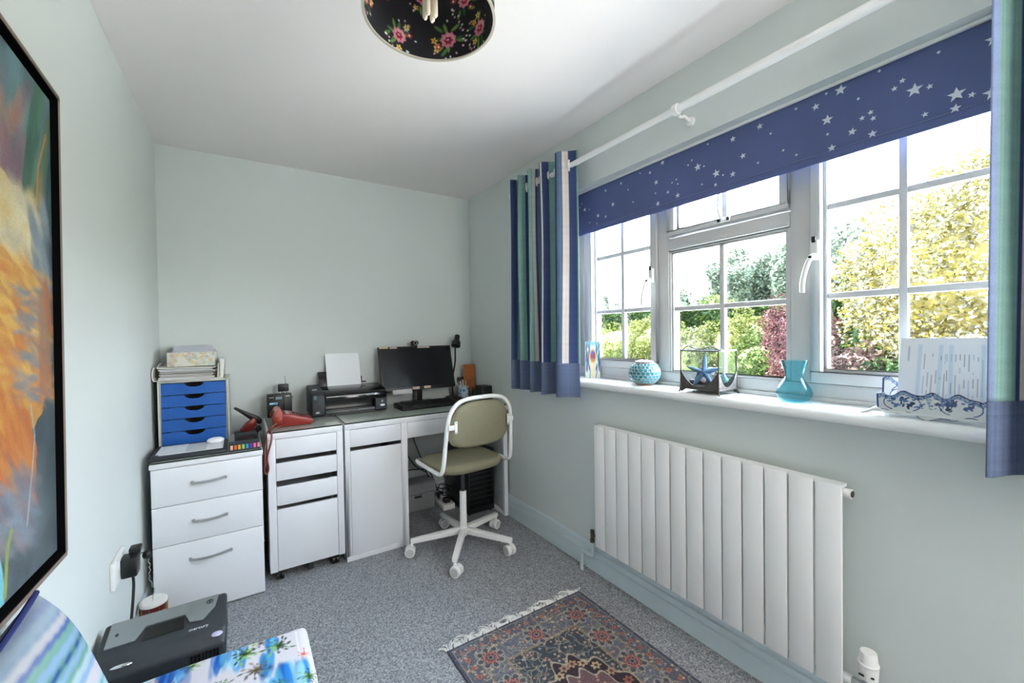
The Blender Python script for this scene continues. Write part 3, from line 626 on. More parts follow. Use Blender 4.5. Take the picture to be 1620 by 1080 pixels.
# ------------------------------------------------------------------ painting on the left wall
pt = thing('painting', (XL + .02, .955, 1.28), 'large painting of an orange iris in a slim wooden frame', 'painting')
PY0, PY1, PZ0, PZ1 = .575, 1.335, .765, 1.795
fm = MB(); fw = .011
for a in ((PY0, PY1, PZ0, PZ0 + fw), (PY0, PY1, PZ1 - fw, PZ1), (PY0, PY0 + fw, PZ0 + fw, PZ1 - fw), (PY1 - fw, PY1, PZ0 + fw, PZ1 - fw)): fm.box(XL + .002, XL + .040, *a)
ln = MB()
for a in ((PY0 + fw, PY1 - fw, PZ0 + fw, PZ0 + fw + .003), (PY0 + fw, PY1 - fw, PZ1 - fw - .003, PZ1 - fw), (PY0 + fw, PY0 + fw + .003, PZ0 + fw + .003, PZ1 - fw - .003), (PY1 - fw - .003, PY1 - fw, PZ0 + fw + .003, PZ1 - fw - .003)): ln.box(XL + .012, XL + .0398, *a)
ln.build('black_liner', mat('matt_black', '#0b0b0c', .9, spec=.05), pt)
fm.build('frame', mat('limed_wood', '#7d6d62', .55, var=.15, vscale=60, stretch=(1, 1, .2)), pt, bevel=.0015)
MB().box(XL + .003, XL + .012, PY0 + fw, PY1 - fw, PZ0 + fw, PZ1 - fw).build('backing', MATS['matt_black'], pt)
g = fw + .013
pp = Print(PY0 + g, PY1 - g, PZ0 + g, PZ1 - g, .0026, '#47565e')
def strokes(P, x0, x1, y0, y1, n, cols, L, W, ang, da, a=.5, seed=1):
    r = random.Random(seed)
    for k in range(n):
        P.ell(r.uniform(x0, x1), r.uniform(y0, y1), L * r.uniform(.5, 1.3), W * r.uniform(.5, 1.3), r.choice(cols), ang + r.uniform(-da, da), a * r.uniform(.5, 1), soft=.7)
strokes(pp, .57, 1.34, 1.55, 1.80, 160, ['#5b7d84', '#6b8f97', '#527078', '#7a9aa0'], .07, .025, 1.2, .5, .6, 1)
strokes(pp, .57, 1.18, 1.46, 1.70, 90, ['#b5733f', '#c98a52', '#a96a52', '#8a5a66'], .06, .02, 1.0, .4, .5, 2)
strokes(pp, 1.06, 1.19, 1.48, 1.60, 50, ['#7a566a', '#5f6f7a', '#3c6a68', '#8f6070'], .05, .016, 2.0, .5, .5, 3)
# upright leaves
for (x0, z0, x1, z1, w_, cs) in ((1.175, 1.47, 1.255, 1.78, .034, ['#3d6b5a', '#4f7d62', '#2f5a50']), (1.215, 1.47, 1.30, 1.70, .026, ['#54705a', '#8a7a4a', '#3a6456']), (1.270, 1.40, 1.33, 1.66, .034, ['#3a5a60', '#46666c', '#2f4a52']), (.80, 1.5, .72, 1.78, .05, ['#3d6b5a', '#4f7d62'])):
    for k in range(40):
        t = random.random(); pp.ell(x0 + (x1 - x0) * t + random.uniform(-1, 1) * w_ * .6, z0 + (z1 - z0) * t, .05, .010, random.choice(cs), math.atan2(z1 - z0, x1 - x0) + random.uniform(-.08, .08), .75, soft=.6)
pp.line([(1.225, 1.49), (1.245, 1.60), (1.285, 1.68)], .008, '#b9843e', .8)
# slate ground at the right
strokes(pp, 1.10, 1.33, .77, 1.45, 200, ['#3c4a50', '#46545a', '#55636a', '#39474c'], .05, .03, 1.5, .6, .6, 4)
# big cream and yellow upper petal
for (x, z, rx, rz) in ((.92, 1.40, .30, .16), (1.05, 1.42, .19, .115), (1.13, 1.42, .125, .105), (1.19, 1.46, .075, .06), (1.21, 1.38, .06, .06)): pp.ell(x, z, rx, rz, '#d2c294', petals=9, depth=.10)
strokes(pp, .80, 1.22, 1.36, 1.52, 150, ['#d9cda4', '#e0d6b4', '#c9b27a', '#cfae5c', '#b9b2a0'], .05, .022, .4, .9, .55, 5)
strokes(pp, 1.20, 1.29, 1.36, 1.52, 40, ['#7f8f9c', '#8a97a0', '#6a7d8c'], .04, .014, 2.0, .4, .6, 6)
# ruffled orange fall with blue-grey veins
for (x, z, rx, rz) in ((.95, 1.24, .34, .17), (1.10, 1.25, .19, .14), (1.19, 1.25, .105, .12), (1.16, 1.13, .10, .07)): pp.ell(x, z, rx, rz, '#c08c46', petals=11, depth=.08)
strokes(pp, .75, 1.28, 1.12, 1.38, 420, ['#d0a04e', '#c47e3a', '#b96a34', '#dcb45e', '#c98c44'], .045, .009, -.35, .5, .7, 7)
strokes(pp, 1.12, 1.28, 1.12, 1.34, 90, ['#76868f', '#8a8f94', '#6b7b86'], .030, .006, -.2, .4, .7, 8)
strokes(pp, 1.24, 1.295, 1.14, 1.34, 60, ['#b26a3a', '#a8623c', '#8c7a6c'], .03, .012, 1.4, .3, .6, 9)
# lower petals
for (x, z, rx, rz) in ((.98, 1.02, .22, .12), (1.10, 1.02, .115, .11), (1.15, .99, .06, .10)): pp.ell(x, z, rx, rz, '#b9713a', petals=8, depth=.1)
strokes(pp, .85, 1.19, .94, 1.11, 200, ['#c0703a', '#b55f30', '#cf9a4c', '#c68a44', '#a9603a'], .05, .010, -1.0, .35, .7, 10)
strokes(pp, .9, 1.18, .87, .98, 120, ['#5f7a90', '#7a8ea0', '#8a7f80', '#6a5f68'], .05, .012, -.6, .4, .6, 11)
pp.line([(1.165, .89), (1.195, 1.0), (1.205, 1.05), (1.19, 1.11)], .006, '#a9b4b8', .8)
pp.ell(1.04, .83, .03, .07, '#6fb6c4', .2); pp.line([(1.075, .80), (1.085, .87), (1.10, .90)], .012, '#8a9a4a')
nz_ = rng.normal(0, .05, pp.c.shape[:2])[..., None]; pp.c = np.clip(pp.c * (1 + nz_) * .92, 0, 1)
pp.sheet('canvas', lambda U, Vv: (np.full_like(U, XL + .030), U, Vv), attr_mat('oil_paint', .45, bump=.25, bscale=350, spec=.4, weave=.12), pt)
MB().box(XL + .013, XL + .0295, PY0 + g, PY1 - g, PZ0 + g, PZ1 - g).build('stretcher', M_black, pt)
pt.rotation_euler = (math.radians(-2.4), 0, 0)

# ------------------------------------------------------------------ rug
RX0, RX1, RY0, RY1 = .640, 1.316, .42, 1.488
rg = Print(RX0, RX1, RY0, RY1, .0023, '#4a4e5c')
rr = random.Random(5)
W_, cxr = RX1 - RX0, (RX0 + RX1) / 2
dE = np.minimum(np.minimum(rg.U - RX0, RX1 - rg.U), np.minimum(RY1 - rg.V, rg.V - RY0))
for lo, hi, c in ((0, .012, '#4b5068'), (.012, .018, '#8d8378'), (.018, .075, '#5a5f72'), (.075, .083, '#8f7f68'), (.083, .165, '#66697a'), (.165, .175, '#94805f')):
    k = ((dE >= lo) & (dE < hi)); rg.c[k] = S(c)
rg.c[dE >= .175] = S('#3f4a55')
n_ = 0
def rosette(x, y, r, a='#9c4a3c', b='#c9906a'):
    rg.ell(x, y, r, r, a, petals=8, depth=.35, phase=rr.random()); rg.ell(x, y, r * .62, r * .62, b, petals=6, depth=.3); rg.ell(x, y, r * .3, r * .3, '#7a3a3a')
def small(x, y, r):
    rg.ell(x, y, r, r, rr.choice(['#b98a6a', '#a8604e', '#c7a27a', '#8a93a0', '#b7756a']), petals=5, depth=.5, phase=rr.random() * 6); rg.ell(x, y, r * .3, r * .3, '#d8c09a')
def vine(x, y, L):
    a = rr.uniform(0, 6.28); pts = [(x, y)]
    for k in range(5):
        a += rr.uniform(-.9, .9); x += L * math.cos(a); y += L * math.sin(a); pts.append((x, y))
    rg.line(pts, .0030, rr.choice(['#a39a86', '#8f8270', '#b5a58a', '#6d7a86']), .75)
for k in range(900): vine(rr.uniform(RX0 + .02, RX1 - .02), rr.uniform(RY0 + .02, RY1 - .02), .011)
for k in range(1100): small(rr.uniform(RX0 + .02, RX1 - .02), rr.uniform(RY0 + .02, RY1 - .02), rr.uniform(.0035, .0085))
nx = 14
for i in range(nx + 1):
    x = RX0 + .047 + (W_ - .094) * i / nx
    for y in (RY1 - .047,): rosette(x, y, .0135 if i % 2 else .011)
for i in range(1, 22):
    y = RY1 - .047 - i * .0445
    for x in (RX0 + .047, RX1 - .047): rosette(x, y, .0145 if i % 2 else .012, '#a04a40', '#c27f5a')
for x, y in [(RX0 + .124, RY1 - .124), (RX1 - .124, RY1 - .124), (cxr, RY1 - .124)] + [(x, RY1 - .124 - .155 * j) for j in range(1, 6) for x in (RX0 + .124, RX1 - .124)]:
    for q in range(8):
        a = q * math.pi / 4; rg.ring(x + .042 * math.cos(a), y + .042 * math.sin(a), .013, .003, '#b0a692')
        rg.ell(x + .042 * math.cos(a), y + .042 * math.sin(a), .009, .009, '#4c5560')
    rg.ell(x, y, .036, .036, '#8e4440', petals=12, depth=.2); rg.ring(x, y, .027, .004, '#c08878', petals=10, depth=.2); rg.ell(x, y, .014, .014, '#7c8590', petals=6, depth=.4); rg.ell(x, y, .006, .006, '#3a3038')
# inner field with lobed medallion
my = RY0 + .42
for (r_, c) in ((.30, '#b5a68c'), (.292, '#3c2f3a'), (.235, '#c0b094'), (.228, '#74525a'), (.13, '#c2a47c'), (.122, '#4a5a66')):
    rg.ell(cxr, my + .02, r_ * .62, r_ * 1.22, c, petals=14, depth=.12)
for k in range(26):
    a = k * 2 * math.pi / 26; x, y = cxr + .155 * math.cos(a), my + .02 + .31 * math.sin(a)
    rg.ell(x, y, .022, .018, rr.choice(['#c2a678', '#b58a6a', '#a85a4a']), petals=6, depth=.4, phase=rr.random()); rg.ell(x, y, .007, .007, '#6a3a38')
for k in range(160):
    a = rr.uniform(0, 6.28); t = rr.uniform(.0, .9); small(cxr + .14 * t * math.cos(a), my + .02 + .27 * t * math.sin(a), rr.uniform(.005, .011))
gy = rg.c.mean(-1, keepdims=True); rg.c = rg.c * .72 + gy * .28 + .012
rg.c = np.clip(rg.c * (1 + rng.normal(0, .20, rg.c.shape[:2])[..., None]), 0, 1)
rug = thing('rug', (cxr, (RY0 + RY1) / 2, 0), 'patterned oriental rug with a white fringe on the grey carpet', 'rug')
M_rug = attr_mat('wool_rug', 1.0, bump=.6, bscale=900, spec=.05, weave=.35)
rg.sheet('pile', lambda U, Vv: (U, Vv, .0062 + .0006 * np.sin(U * 40) * np.sin(Vv * 33)), M_rug, rug)
MB().box(RX0, RX1, RY0, RY1, .0003, .0055).build('backing', mat('rug_edge', '#3f4352', .9, var=.3, vscale=200), rug)
fr = MB(); x = RX0 - .004
while x < RX1 + .004:
    L = (.030 + .014 * math.sin(x * 61) + .010 * math.sin(x * 143 + 1)) * rr.uniform(.7, 1.25); a = .75 * math.sin(x * 97) + rr.gauss(-.1, .30)
    p = [(x, RY1 - .003, .006), (x + .3 * L * math.sin(a), RY1 + .3 * L, .008 + rr.uniform(0, .004)), (x + L * math.sin(a * 1.6) * .7, RY1 + .7 * L, .006 + rr.uniform(0, .004)), (x + L * math.sin(a * 1.9), RY1 + L * math.cos(a), .003)]
    fr.tube(bez(p, 3), [.0016] * 9 + [.0010], 5); x += rr.uniform(.0020, .0040) + (.006 if math.sin(x * 97) > .93 else 0)
fr.build('fringe', mat('cream_cotton_fringe', '#e4e3e0', .95, var=.08, vscale=200), rug, kind='stuff')

# ------------------------------------------------------------------ things on the three-drawer chest
CT = .6958
db = thing('desktop_drawer_box', (-.206, 2.78, CT), 'grey desktop drawer box with five blue drawers', 'drawer box')
BX0, BX1, BY0, BY1, BZ1 = -.350, -.063, 2.632, 2.926, 1.022
M_greyp = mat('pale_grey_plastic', '#b9bab3', .5, var=.03)
M_blue = mat('blue_plastic', '#1055a6', .45, var=.05, vscale=60)
MB().box(BX0, BX0 + .012, BY0, BY1, CT, BZ1).box(BX1 - .012, BX1, BY0, BY1, CT, BZ1).box(BX0 + .012, BX1 - .012, BY0, BY1, BZ1 - .010, BZ1).box(BX0 + .012, BX1 - .012, BY0, BY1, CT, CT + .008).box(BX0 + .012, BX1 - .012, BY1 - .006, BY1, CT + .008, BZ1 - .010).build('case', M_greyp, db, bevel=.0015)
zs = [.7045, .7700, .8310, .8910, .9510, 1.0105]
for i in range(5):
    z0, z1 = zs[i] + .0012, zs[i + 1] - .0022; xa, xb = BX0 + .0135, BX1 - .0135; xm = (xa + xb) / 2
    arc = [(xm + .040 * math.cos(t), z1 - .021 * math.sin(t)) for t in np.linspace(0, math.pi, 13)]
    out = [(xa, z0), (xb, z0), (xb, z1)] + arc + [(xa, z1)]
    f_ = MB().prism(out, 'Y', BY0 + .002, BY0 + .005).build('drawer', M_blue, db)
    MB().box(xa, xa + .002, BY0 + .005, BY1 - .03, z0, z1 - .022).box(xb - .002, xb, BY0 + .005, BY1 - .03, z0, z1 - .022).box(xa, xb, BY0 + .005, BY1 - .03, z0, z0 + .002).build('drawer_tray', mat('dark_blue_plastic', '#0e2a66', .5), f_)
# ring binder lying on the box
bn = thing('ring_binder', (-.225, 2.78, BZ1), 'white ring binder stuffed with papers lying on the blue drawer box', 'binder')
M_bind = mat('white_card_cover', '#d9d8cf', .6, var=.05)
MB().box(-.366, -.100, 2.645, 2.930, 1.0225, 1.0255).build('back_cover', M_bind, bn)
MB().prism([(-.366, 1.0255), (-.370, 1.035), (-.371, 1.06), (-.368, 1.078), (-.362, 1.088), (-.359, 1.086), (-.365, 1.076), (-.3675, 1.06), (-.3665, 1.036), (-.362, 1.0255)], 'Y', 2.645, 2.930).build('spine', M_bind, bn)
MB().prism([(-.352, 1.084), (-.116, 1.080), (-.116, 1.083), (-.350, 1.0875)], 'Y', 2.650, 2.930).build('front_cover', M_bind, bn)
MB().tube([(-.350, 2.66, 1.088), (-.350, 2.70, 1.100), (-.345, 2.74, 1.105)], .0025, 6).build('elastic_strap', M_bind, bn)
rb = random.Random(3); z = 1.0258
while z < 1.079:
    t = rb.choice([.0012, .002, .0032, .0045]); x1 = -.118 - rb.uniform(0, .018); x0 = -.352 + rb.uniform(0, .012); y0 = 2.652 + rb.uniform(0, .018)
    zz0 = z; MB().prism([(x0, zz0), (x1, zz0 + rb.uniform(0, .0006)), (x1, zz0 + t), (x0, zz0 + t)], 'Y', y0, 2.925).build('paper_sheaf', mat(rb.choice(['sheaf_white', 'sheaf_grey', 'sheaf_cream']), rb.choice(['#dfe0e2', '#b7b5b0', '#d8d2c2']), .8), bn)
    z += t + rb.uniform(.0002, .0016)
sg = thing('magazine_file', (-.092, 2.78, BZ1), 'narrow cream file folder standing on edge beside the binder', 'folder')
MB().prism([(-.113, 1.0226), (-.087, 1.0226), (-.080, 1.118), (-.098, 1.124), (-.108, 1.09)], 'Y', 2.66, 2.92).build('cover', M_bind, sg, bevel=.001)
MB().box(-.101, -.099, 2.655, 2.66, 1.03, 1.11).build('tie', mat('brown_cord', '#5d4c3c', .8), sg)
# floral box file
fb = thing('box_file', (-.218, 2.79, 1.0885), 'floral patterned box holding papers on top of the ring binder', 'box')
fp = Print(-.316, -.120, 1.0885, 1.160, .0016, '#ccc9bc'); rf = random.Random(9)
for k in range(70):
    x, y = rf.uniform(-.31, -.125), rf.uniform(1.09, 1.158); fp.ell(x, y, rf.uniform(.006, .016), rf.uniform(.004, .010), rf.choice(['#a3aa90', '#c9bcb2', '#b9c0b4', '#bfb492', '#abb6b3', '#8a9074', '#d3cfc6']), rf.uniform(0, 3), .6, soft=.6)
for k in range(12): fp.ell(rf.uniform(-.31, -.125), rf.uniform(1.095, 1.155), .010, .010, rf.choice(['#c9979a', '#9fb7b4', '#cfae6a']), 0, .7, petals=5, depth=.4)
fp.sheet('printed_front', lambda U, Vv: (U, np.full_like(U, 2.6815), Vv), attr_mat('printed_card', .7, weave=.1), fb)
MB().box(-.316, -.120, 2.682, 2.684, 1.0885, 1.160).box(-.316, -.314, 2.684, 2.90, 1.0885, 1.160).box(-.122, -.120, 2.684, 2.90, 1.0885, 1.160).box(-.316, -.120, 2.898, 2.90, 1.0885, 1.175).box(-.314, -.122, 2.684, 2.898, 1.0885, 1.0905).build('box_body', M_bind, fb)
for i in range(7): MB().obox((-.222 + .004 * (i % 3), 2.785, 1.150 + i * .0042), (.182 - .004 * i, .20, .0016), (.05 + .02 * i, -.02 - .01 * (i % 2), .03 * (i - 3))).build('loose_sheet', mat('lilac_white_paper', '#d6d6e2', .8, var=.04), fb)
# black tray with papers and a white mouse
ty = thing('writing_tray', (-.208, 2.47, CT), 'black writing tray holding white sheets in front of the blue drawers', 'tray')
M_tray = mat('blue_black_plastic', '#20262f', .5, var=.2, vscale=60)
RT = (math.radians(0), 0, 0)
MB().prism([(2.356, CT), (2.352, CT + .006), (2.356, CT + .016), (2.362, CT + .020), (2.585, CT + .020), (2.592, CT + .004), (2.588, CT)], 'X', -.348, -.070).build('tray', M_tray, ty, bevel=.002)
for i, (x0, x1, y0, y1) in enumerate(((-.330, -.225, 2.385, 2.555), (-.226, -.150, 2.388, 2.55), (-.318, -.085, 2.372, 2.545))):
    MB().box(x0, x1, y0, y1, CT + .0205 + .0008 * (2 - i if i < 2 else 0), CT + .0212 + .0008 * (2 - i if i < 2 else 0)).build('sheet', M_paper if i != 1 else mat('pale_grey_paper', '#c9cbce', .8), ty)
MB().box(-.326, -.228, 2.40, 2.402, CT + .0235, CT + .0238).box(-.2262, -.2255, 2.39, 2.55, CT + .0235, CT + .0238).build('fold_line', mat('grey_line', '#8a8d92', .8), ty)
MB().ball((-.118, 2.50, CT + .036), .036, .024, .015, 20, 10).build('mouse', mat('white_gloss_plastic', '#e8e8ea', .25), smooth=True, label='small white oval mouse lying on the sheets in the black tray', cat='mouse')
# colour tab set
cp = thing('colour_tab_set', (0, 2.40, CT), 'black case with a row of eight rainbow colour tabs', 'colour set')
MB().prism([(2.348, CT), (2.346, CT + .004), (2.372, CT + .030), (2.425, CT + .034), (2.432, CT + .030), (2.432, CT)], 'X', -.064, .062).build('case', M_dark, cp, bevel=.002)
nrm = Vector((0, -.026, .026)).normalized(); sl_ = Vector((0, .026, .026)).normalized()
for i, c in enumerate(('#e0a48c', '#d8602c', '#e8a83c', '#8cc850', '#2c90d0', '#5a3c98', '#e0609c', '#dc8c94')):
    x = -.056 + i * .0155; c0 = Vector((x + .0045, 2.3475, CT + .0055)) + sl_ * .015 + Vector((0, -.7, .7)) * .0012
    MB().obox(c0, (.0105, .024, .003), (math.radians(45), 0, 0)).build('tab', mat('tab_' + c[1:], c, .4), cp, bevel=.0008)
# hole punch and long-arm stapler
hp = thing('hole_punch', (.012, 2.60, CT), 'black and red hole punch on the chest behind the colour tabs', 'hole punch')
MB().prism([(-.042, CT), (-.042, CT + .034), (-.034, CT + .042), (.050, CT + .044), (.058, CT + .036), (.058, CT), (.044, CT), (.044, CT + .020), (-.028, CT + .020), (-.028, CT)], 'Y', 2.56, 2.585).build('frame', M_dark, hp, bevel=.003)
MB().box(-.040, .056, 2.575, 2.66, CT, CT + .012).build('base', M_dark, hp, bevel=.002)
MB().prism([(2.585, CT + .012), (2.655, CT + .012), (2.655, CT + .024), (2.59, CT + .03)], 'X', -.024, .040).build('chip_tray', M_red, hp, bevel=.002)
sp = thing('stapler', (.02, 2.74, CT), 'long-arm black stapler with a red body, arm raised', 'stapler')
MB().prism([(-.045, CT), (.062, CT), (.070, CT + .012), (.064, CT + .030), (.02, CT + .026), (-.045, CT + .018)], 'Y', 2.705, 2.745).build('base', M_black, sp, bevel=.004)
MB().prism([(-.020, CT + .026), (.030, CT + .022), (.060, CT + .050), (.058, CT + .080), (.045, CT + .094), (.006, CT + .062)], 'Y', 2.700, 2.750).build('body', M_red, sp, bevel=.004)
for i in range(3): MB().prism([(-.012 + i * .014, CT + .028), (-.008 + i * .014, CT + .028), (.024 + i * .012, CT + .062), (.020 + i * .012, CT + .062)], 'Y', 2.697, 2.6995).build('grip_rib', mat('dark_red_plastic', '#5e1713', .4), sp)
MB().prism([(-.040, CT + .158), (-.046, CT + .150), (-.030, CT + .138), (.030, CT + .082), (.072, CT + .052), (.084, CT + .058), (.084, CT + .078), (.070, CT + .092), (.030, CT + .116)], 'Y', 2.708, 2.742).build('lever_arm', M_black, sp, bevel=.004)
MB().cyl((.068, 2.700, CT + .030), (.068, 2.748, CT + .030), .014, n=16).cyl((.070, 2.704, CT + .066), (.070, 2.7075, CT + .066), .004, n=10).build('pivot', M_black, sp, smooth=True)

# ------------------------------------------------------------------ things on the castor drawer unit
rd = thing('radio', (.18, 2.85, GT), 'small black radio with a display and a stub aerial by the wall', 'radio')
MB().box(.116, .246, 2.830, 2.890, GT, .893).build('body', M_black, rd, bevel=.006)
MB().box(.200, .204, 2.828, 2.8305, GT + .01, .885).build('seam', M_gloss, rd)
MB().box(.160, .193, 2.8275, 2.830, .862, .877).build('display', mat('lcd_panel', '#7f98a0', .3), rd)
lb = MB().box(.128, .170, 2.8285, 2.830, .833, .845).build('label_plate', mat('light_blue_print', '#7db4d8', .5), rd, bevel=.0006)
MB().box(.130, .146, 2.8275, 2.8286, .8365, .8415).build('label_mark', M_paper, rd); MB().box(.156, .166, 2.8275, 2.8286, .8365, .8415).build('label_mark', mat('deep_blue_print', '#2f6fae', .5), rd)
MB().box(.126, .150, 2.8285, 2.830, .8735, .8765).build('maker_mark', M_greyp, rd); MB().box(.213, .234, 2.8285, 2.830, .876, .882).build('maker_mark', M_greyp, rd)
MB().cyl((.246, 2.86, .872), (.254, 2.86, .872), .0085, n=16).build('knob', M_chrome, rd, smooth=True)
MB().box(.174, .232, 2.838, 2.868, .905, .950).build('clip_on_receiver', M_black, rd, bevel=.006)
MB().cyl((.190, 2.853, .893), (.190, 2.853, .906), .006).cyl((.214, 2.853, .893), (.214, 2.853, .906), .0075).build('mount', M_chrome, rd, smooth=True)
MB().tube([(.214, 2.853, .949), (.213, 2.853, .975), (.211, 2.853, .992)], [.0035, .0025, .0025], 8).ball((.211, 2.853, .993), .0038, n=8, m=6).build('aerial', M_chrome, rd, smooth=True)
ph = thing('telephone', (.215, 2.57, GT), 'red corded desk telephone with its handset on the castor drawer unit', 'telephone')
# wedge body, long axis along X
bd = MB().prism([(.135, GT + .002), (.300, GT + .002), (.318, GT + .010), (.322, GT + .020), (.300, GT + .034), (.215, GT + .062), (.165, GT + .072), (.140, GT + .066), (.130, GT + .030)], 'Y', 2.490, 2.650)
bd.build('body', M_red, ph, bevel=.006)
MB().box(.140, .305, 2.495, 2.645, GT, GT + .004).build('foot', M_black, ph)
hs = MB().tube(bez([(.150, 2.478, GT + .050), (.152, 2.50, GT + .074), (.153, 2.57, GT + .084), (.152, 2.64, GT + .074), (.150, 2.662, GT + .050)], 5), [.024] * 3 + [.019] * 4 + [.016] * 7 + [.019] * 4 + [.024] * 3, 12)
hs.build('handset', M_redl, ph, smooth=True)
MB().ball((.150, 2.480, GT + .046), .030, .024, .030, 18, 10).build('earpiece', M_red, ph, smooth=True); MB().ball((.150, 2.660, GT + .046), .030, .024, .030, 18, 10).build('mouthpiece', M_red, ph, smooth=True)
sx = math.atan2(-.028, .085)
for i in range(4):
    for j in range(3):
        x = .228 + i * .018; z = GT + .0625 - (x - .215) * .33; MB().obox((x, 2.535 + j * .026, z), (.011, .018, .007), (0, -sx, 0)).build('key', M_black, ph, bevel=.001)
MB().obox((.196, 2.562, GT + .0665), (.018, .10, .004), (0, -sx * .6, 0)).build('label_card', mat('pink_grey_card', '#c7aaa4', .7), ph)
cd = bez([(.146, 2.462, GT + .030), (.120, 2.440, GT + .020), (.096, 2.415, GT - .01), (.084, 2.385, .68), (.084, 2.374, .62), (.080, 2.372, .575), (.089, 2.372, .560), (.097, 2.374, .585), (.093, 2.375, .64), (.110, 2.376, .71), (.114, 2.382, .745), (.112, 2.41, GT + .008), (.136, 2.46, GT + .010), (.16, 2.486, GT + .012)], 8)
MB().tube(cd, .0042, 8).build('coiled_cord', mat('dusty_red_cord', '#7a3430', .5, var=.25, vscale=400), ph, smooth=True)

# ------------------------------------------------------------------ printer with paper
pn = thing('printer', (.553, 2.79, GT), 'black all-in-one printer with paper standing in its rear feeder', 'printer')
PX0, PX1, PY_, PYB = .334, .768, 2.660, 2.915
sec = [(PY_ + .010, GT + .004), (PY_, GT + .014), (PY_ + .004, GT + .098), (PY_ + .014, GT + .128), (PY_ + .036, GT + .146), (PYB - .02, GT + .172), (PYB, GT + .160), (PYB, GT + .004)]
MB().prism(sec, 'X', PX0, PX0 + .070).build('control_side', M_dark, pn, bevel=.006)
MB().box(PX0 + .070, PX1, PY_ + .055, PYB, GT + .004, GT + .108).build('engine', M_gloss, pn)
MB().prism([(PY_ + .004, GT + .086), (PY_ + .010, GT + .122), (PY_ + .04, GT + .140), (PYB - .035, GT + .160), (PYB - .035, GT + .108), (PY_ + .04, GT + .086)], 'X', PX0 + .0715, PX1 + .001).build('scanner_lid', M_gloss, pn, bevel=.005)
MB().box(PX0 + .078, PX1 - .075, PY_ + .001, PY_ + .006, GT + .112, GT + .1165).build('silver_strip', M_steel, pn)
MB().prism([(PY_ + .010, GT + .004), (PY_, GT + .014), (PY_ + .004, GT + .084), (PY_ + .055, GT + .084), (PY_ + .055, GT + .004)], 'X', PX1 - .072, PX1).build('right_cheek', M_dark, pn, bevel=.005)
MB().box(PX0 + .070, PX1 - .072, PY_ + .012, PY_ + .055, GT + .004, GT + .014).build('bed', M_black, pn)
MB().prism([(PY_ - .004, GT + .018), (PY_ - .001, GT + .032), (PY_ + .050, GT + .032), (PY_ + .050, GT + .018)], 'X', PX0 + .074, PX1 - .076).build('output_tray', mat('grey_tray_plastic', '#55595c', .35), pn, bevel=.002)
MB().box(.535, .590, PY_ - .0045, PY_ - .001, GT + .022, GT + .026).build('tray_grip', M_black, pn)
MB().box(PX0 + .010, PX0 + .026, PY_ - .001, PY_ + .004, GT + .045, GT + .075).build('card_slot', M_black, pn); MB().box(PX0 + .032, PX0 + .046, PY_ - .001, PY_ + .004, GT + .045, GT + .075).build('card_slot', M_black, pn)
MB().box(PX0 + .008, PX0 + .026, PY_ + .002, PY_ + .010, GT + .105, GT + .128).build('indicator', mat('smoky_teal', '#4a6a70', .2), pn, bevel=.001)
MB().cyl((PX1 - .030, PY_ - .0008, GT + .038), (PX1 - .030, PY_ + .003, GT + .038), .011, n=16).xf(lambda p: Vector((PX1 - .030 + (p.x - PX1 + .030) * 1.35, p.y, GT + .038 + (p.z - GT - .038) * .65))).build('badge', M_paper, pn)
MB().box(PX1 - .036, PX1 - .026, PY_ - .0006, PY_ + .003, GT + .056, GT + .070).build('badge', M_greyp, pn); MB().box(PX0 + .020, PX0 + .038, PY_ - .0006, PY_ + .003, GT + .024, GT + .034).build('badge', M_greyp, pn)
for i in range(5): MB().box(PX0 + .014 + .009 * i, PX0 + .020 + .009 * i, PY_ + .085, PY_ + .10, GT + .152, GT + .1575).build('button', M_greyp if i < 3 else M_black, pn)
MB().prism([(2.868, GT + .150), (2.880, GT + .150), (2.932, GT + .245), (2.924, GT + .248)], 'X', .405, .665).build('rear_feeder', M_dark, pn, bevel=.002)
MB().prism([(2.862, GT + .150), (2.874, GT + .150), (2.900, GT + .225), (2.888, GT + .225)], 'X', .405, .446).build('feeder_guide', M_black, pn, bevel=.002)
MB().box(.662, .690, 2.868, 2.89, GT + .168, GT + .176).box(.660, .664, 2.868, 2.885, GT + .165, GT + .21).build('feeder_guide', M_black, pn)
MB().prism([(2.8600, GT + .150), (2.8612, GT + .150), (2.9300, 1.118), (2.9290, 1.118)], 'X', .450, .658).build('paper_sheet', M_paper, label='blank white paper standing in the printer feeder', cat='paper')

# ------------------------------------------------------------------ monitor, webcam, keyboard
tilt = math.atan2(.085, .295); up = Vector((0, math.sin(tilt), math.cos(tilt))); nrm = Vector((0, -math.cos(tilt), math.sin(tilt)))
b0 = Vector((1.035, 2.776, .858)); MWD, MHT = .2645, .308
mo = thing('monitor', (1.03, 2.82, GT), 'black flat-screen monitor on the desk with paper notes stuck to its edges', 'monitor')
RM = Matrix.Rotation(-tilt, 3, 'X')
def mp_(u, h, d=0): return b0 + Vector((u, 0, 0)) + up * h + nrm * d
MB().obox(mp_(0, MHT / 2, -.012), (2 * MWD, .024, MHT), RM).build('housing', M_black, mo, bevel=.003)
MB().obox(mp_(0, MHT / 2 + .003, .0003), (2 * MWD - .026, .0012, MHT - .034), RM).build('screen', mat('dark_screen', '#111719', .22, var=.05), mo)
for u0, u1, h, c in ((-.258, -.198, .303, '#cdbb98'), (-.186, -.136, .302, '#c9b6b8'), (.012, .100, .302, '#c6b4ae')): MB().obox(mp_((u0 + u1) / 2, h - .003, .0014), (u1 - u0, .001, .012), RM).build('sticky_note', mat('note_' + c[1:], c, .8), mo)
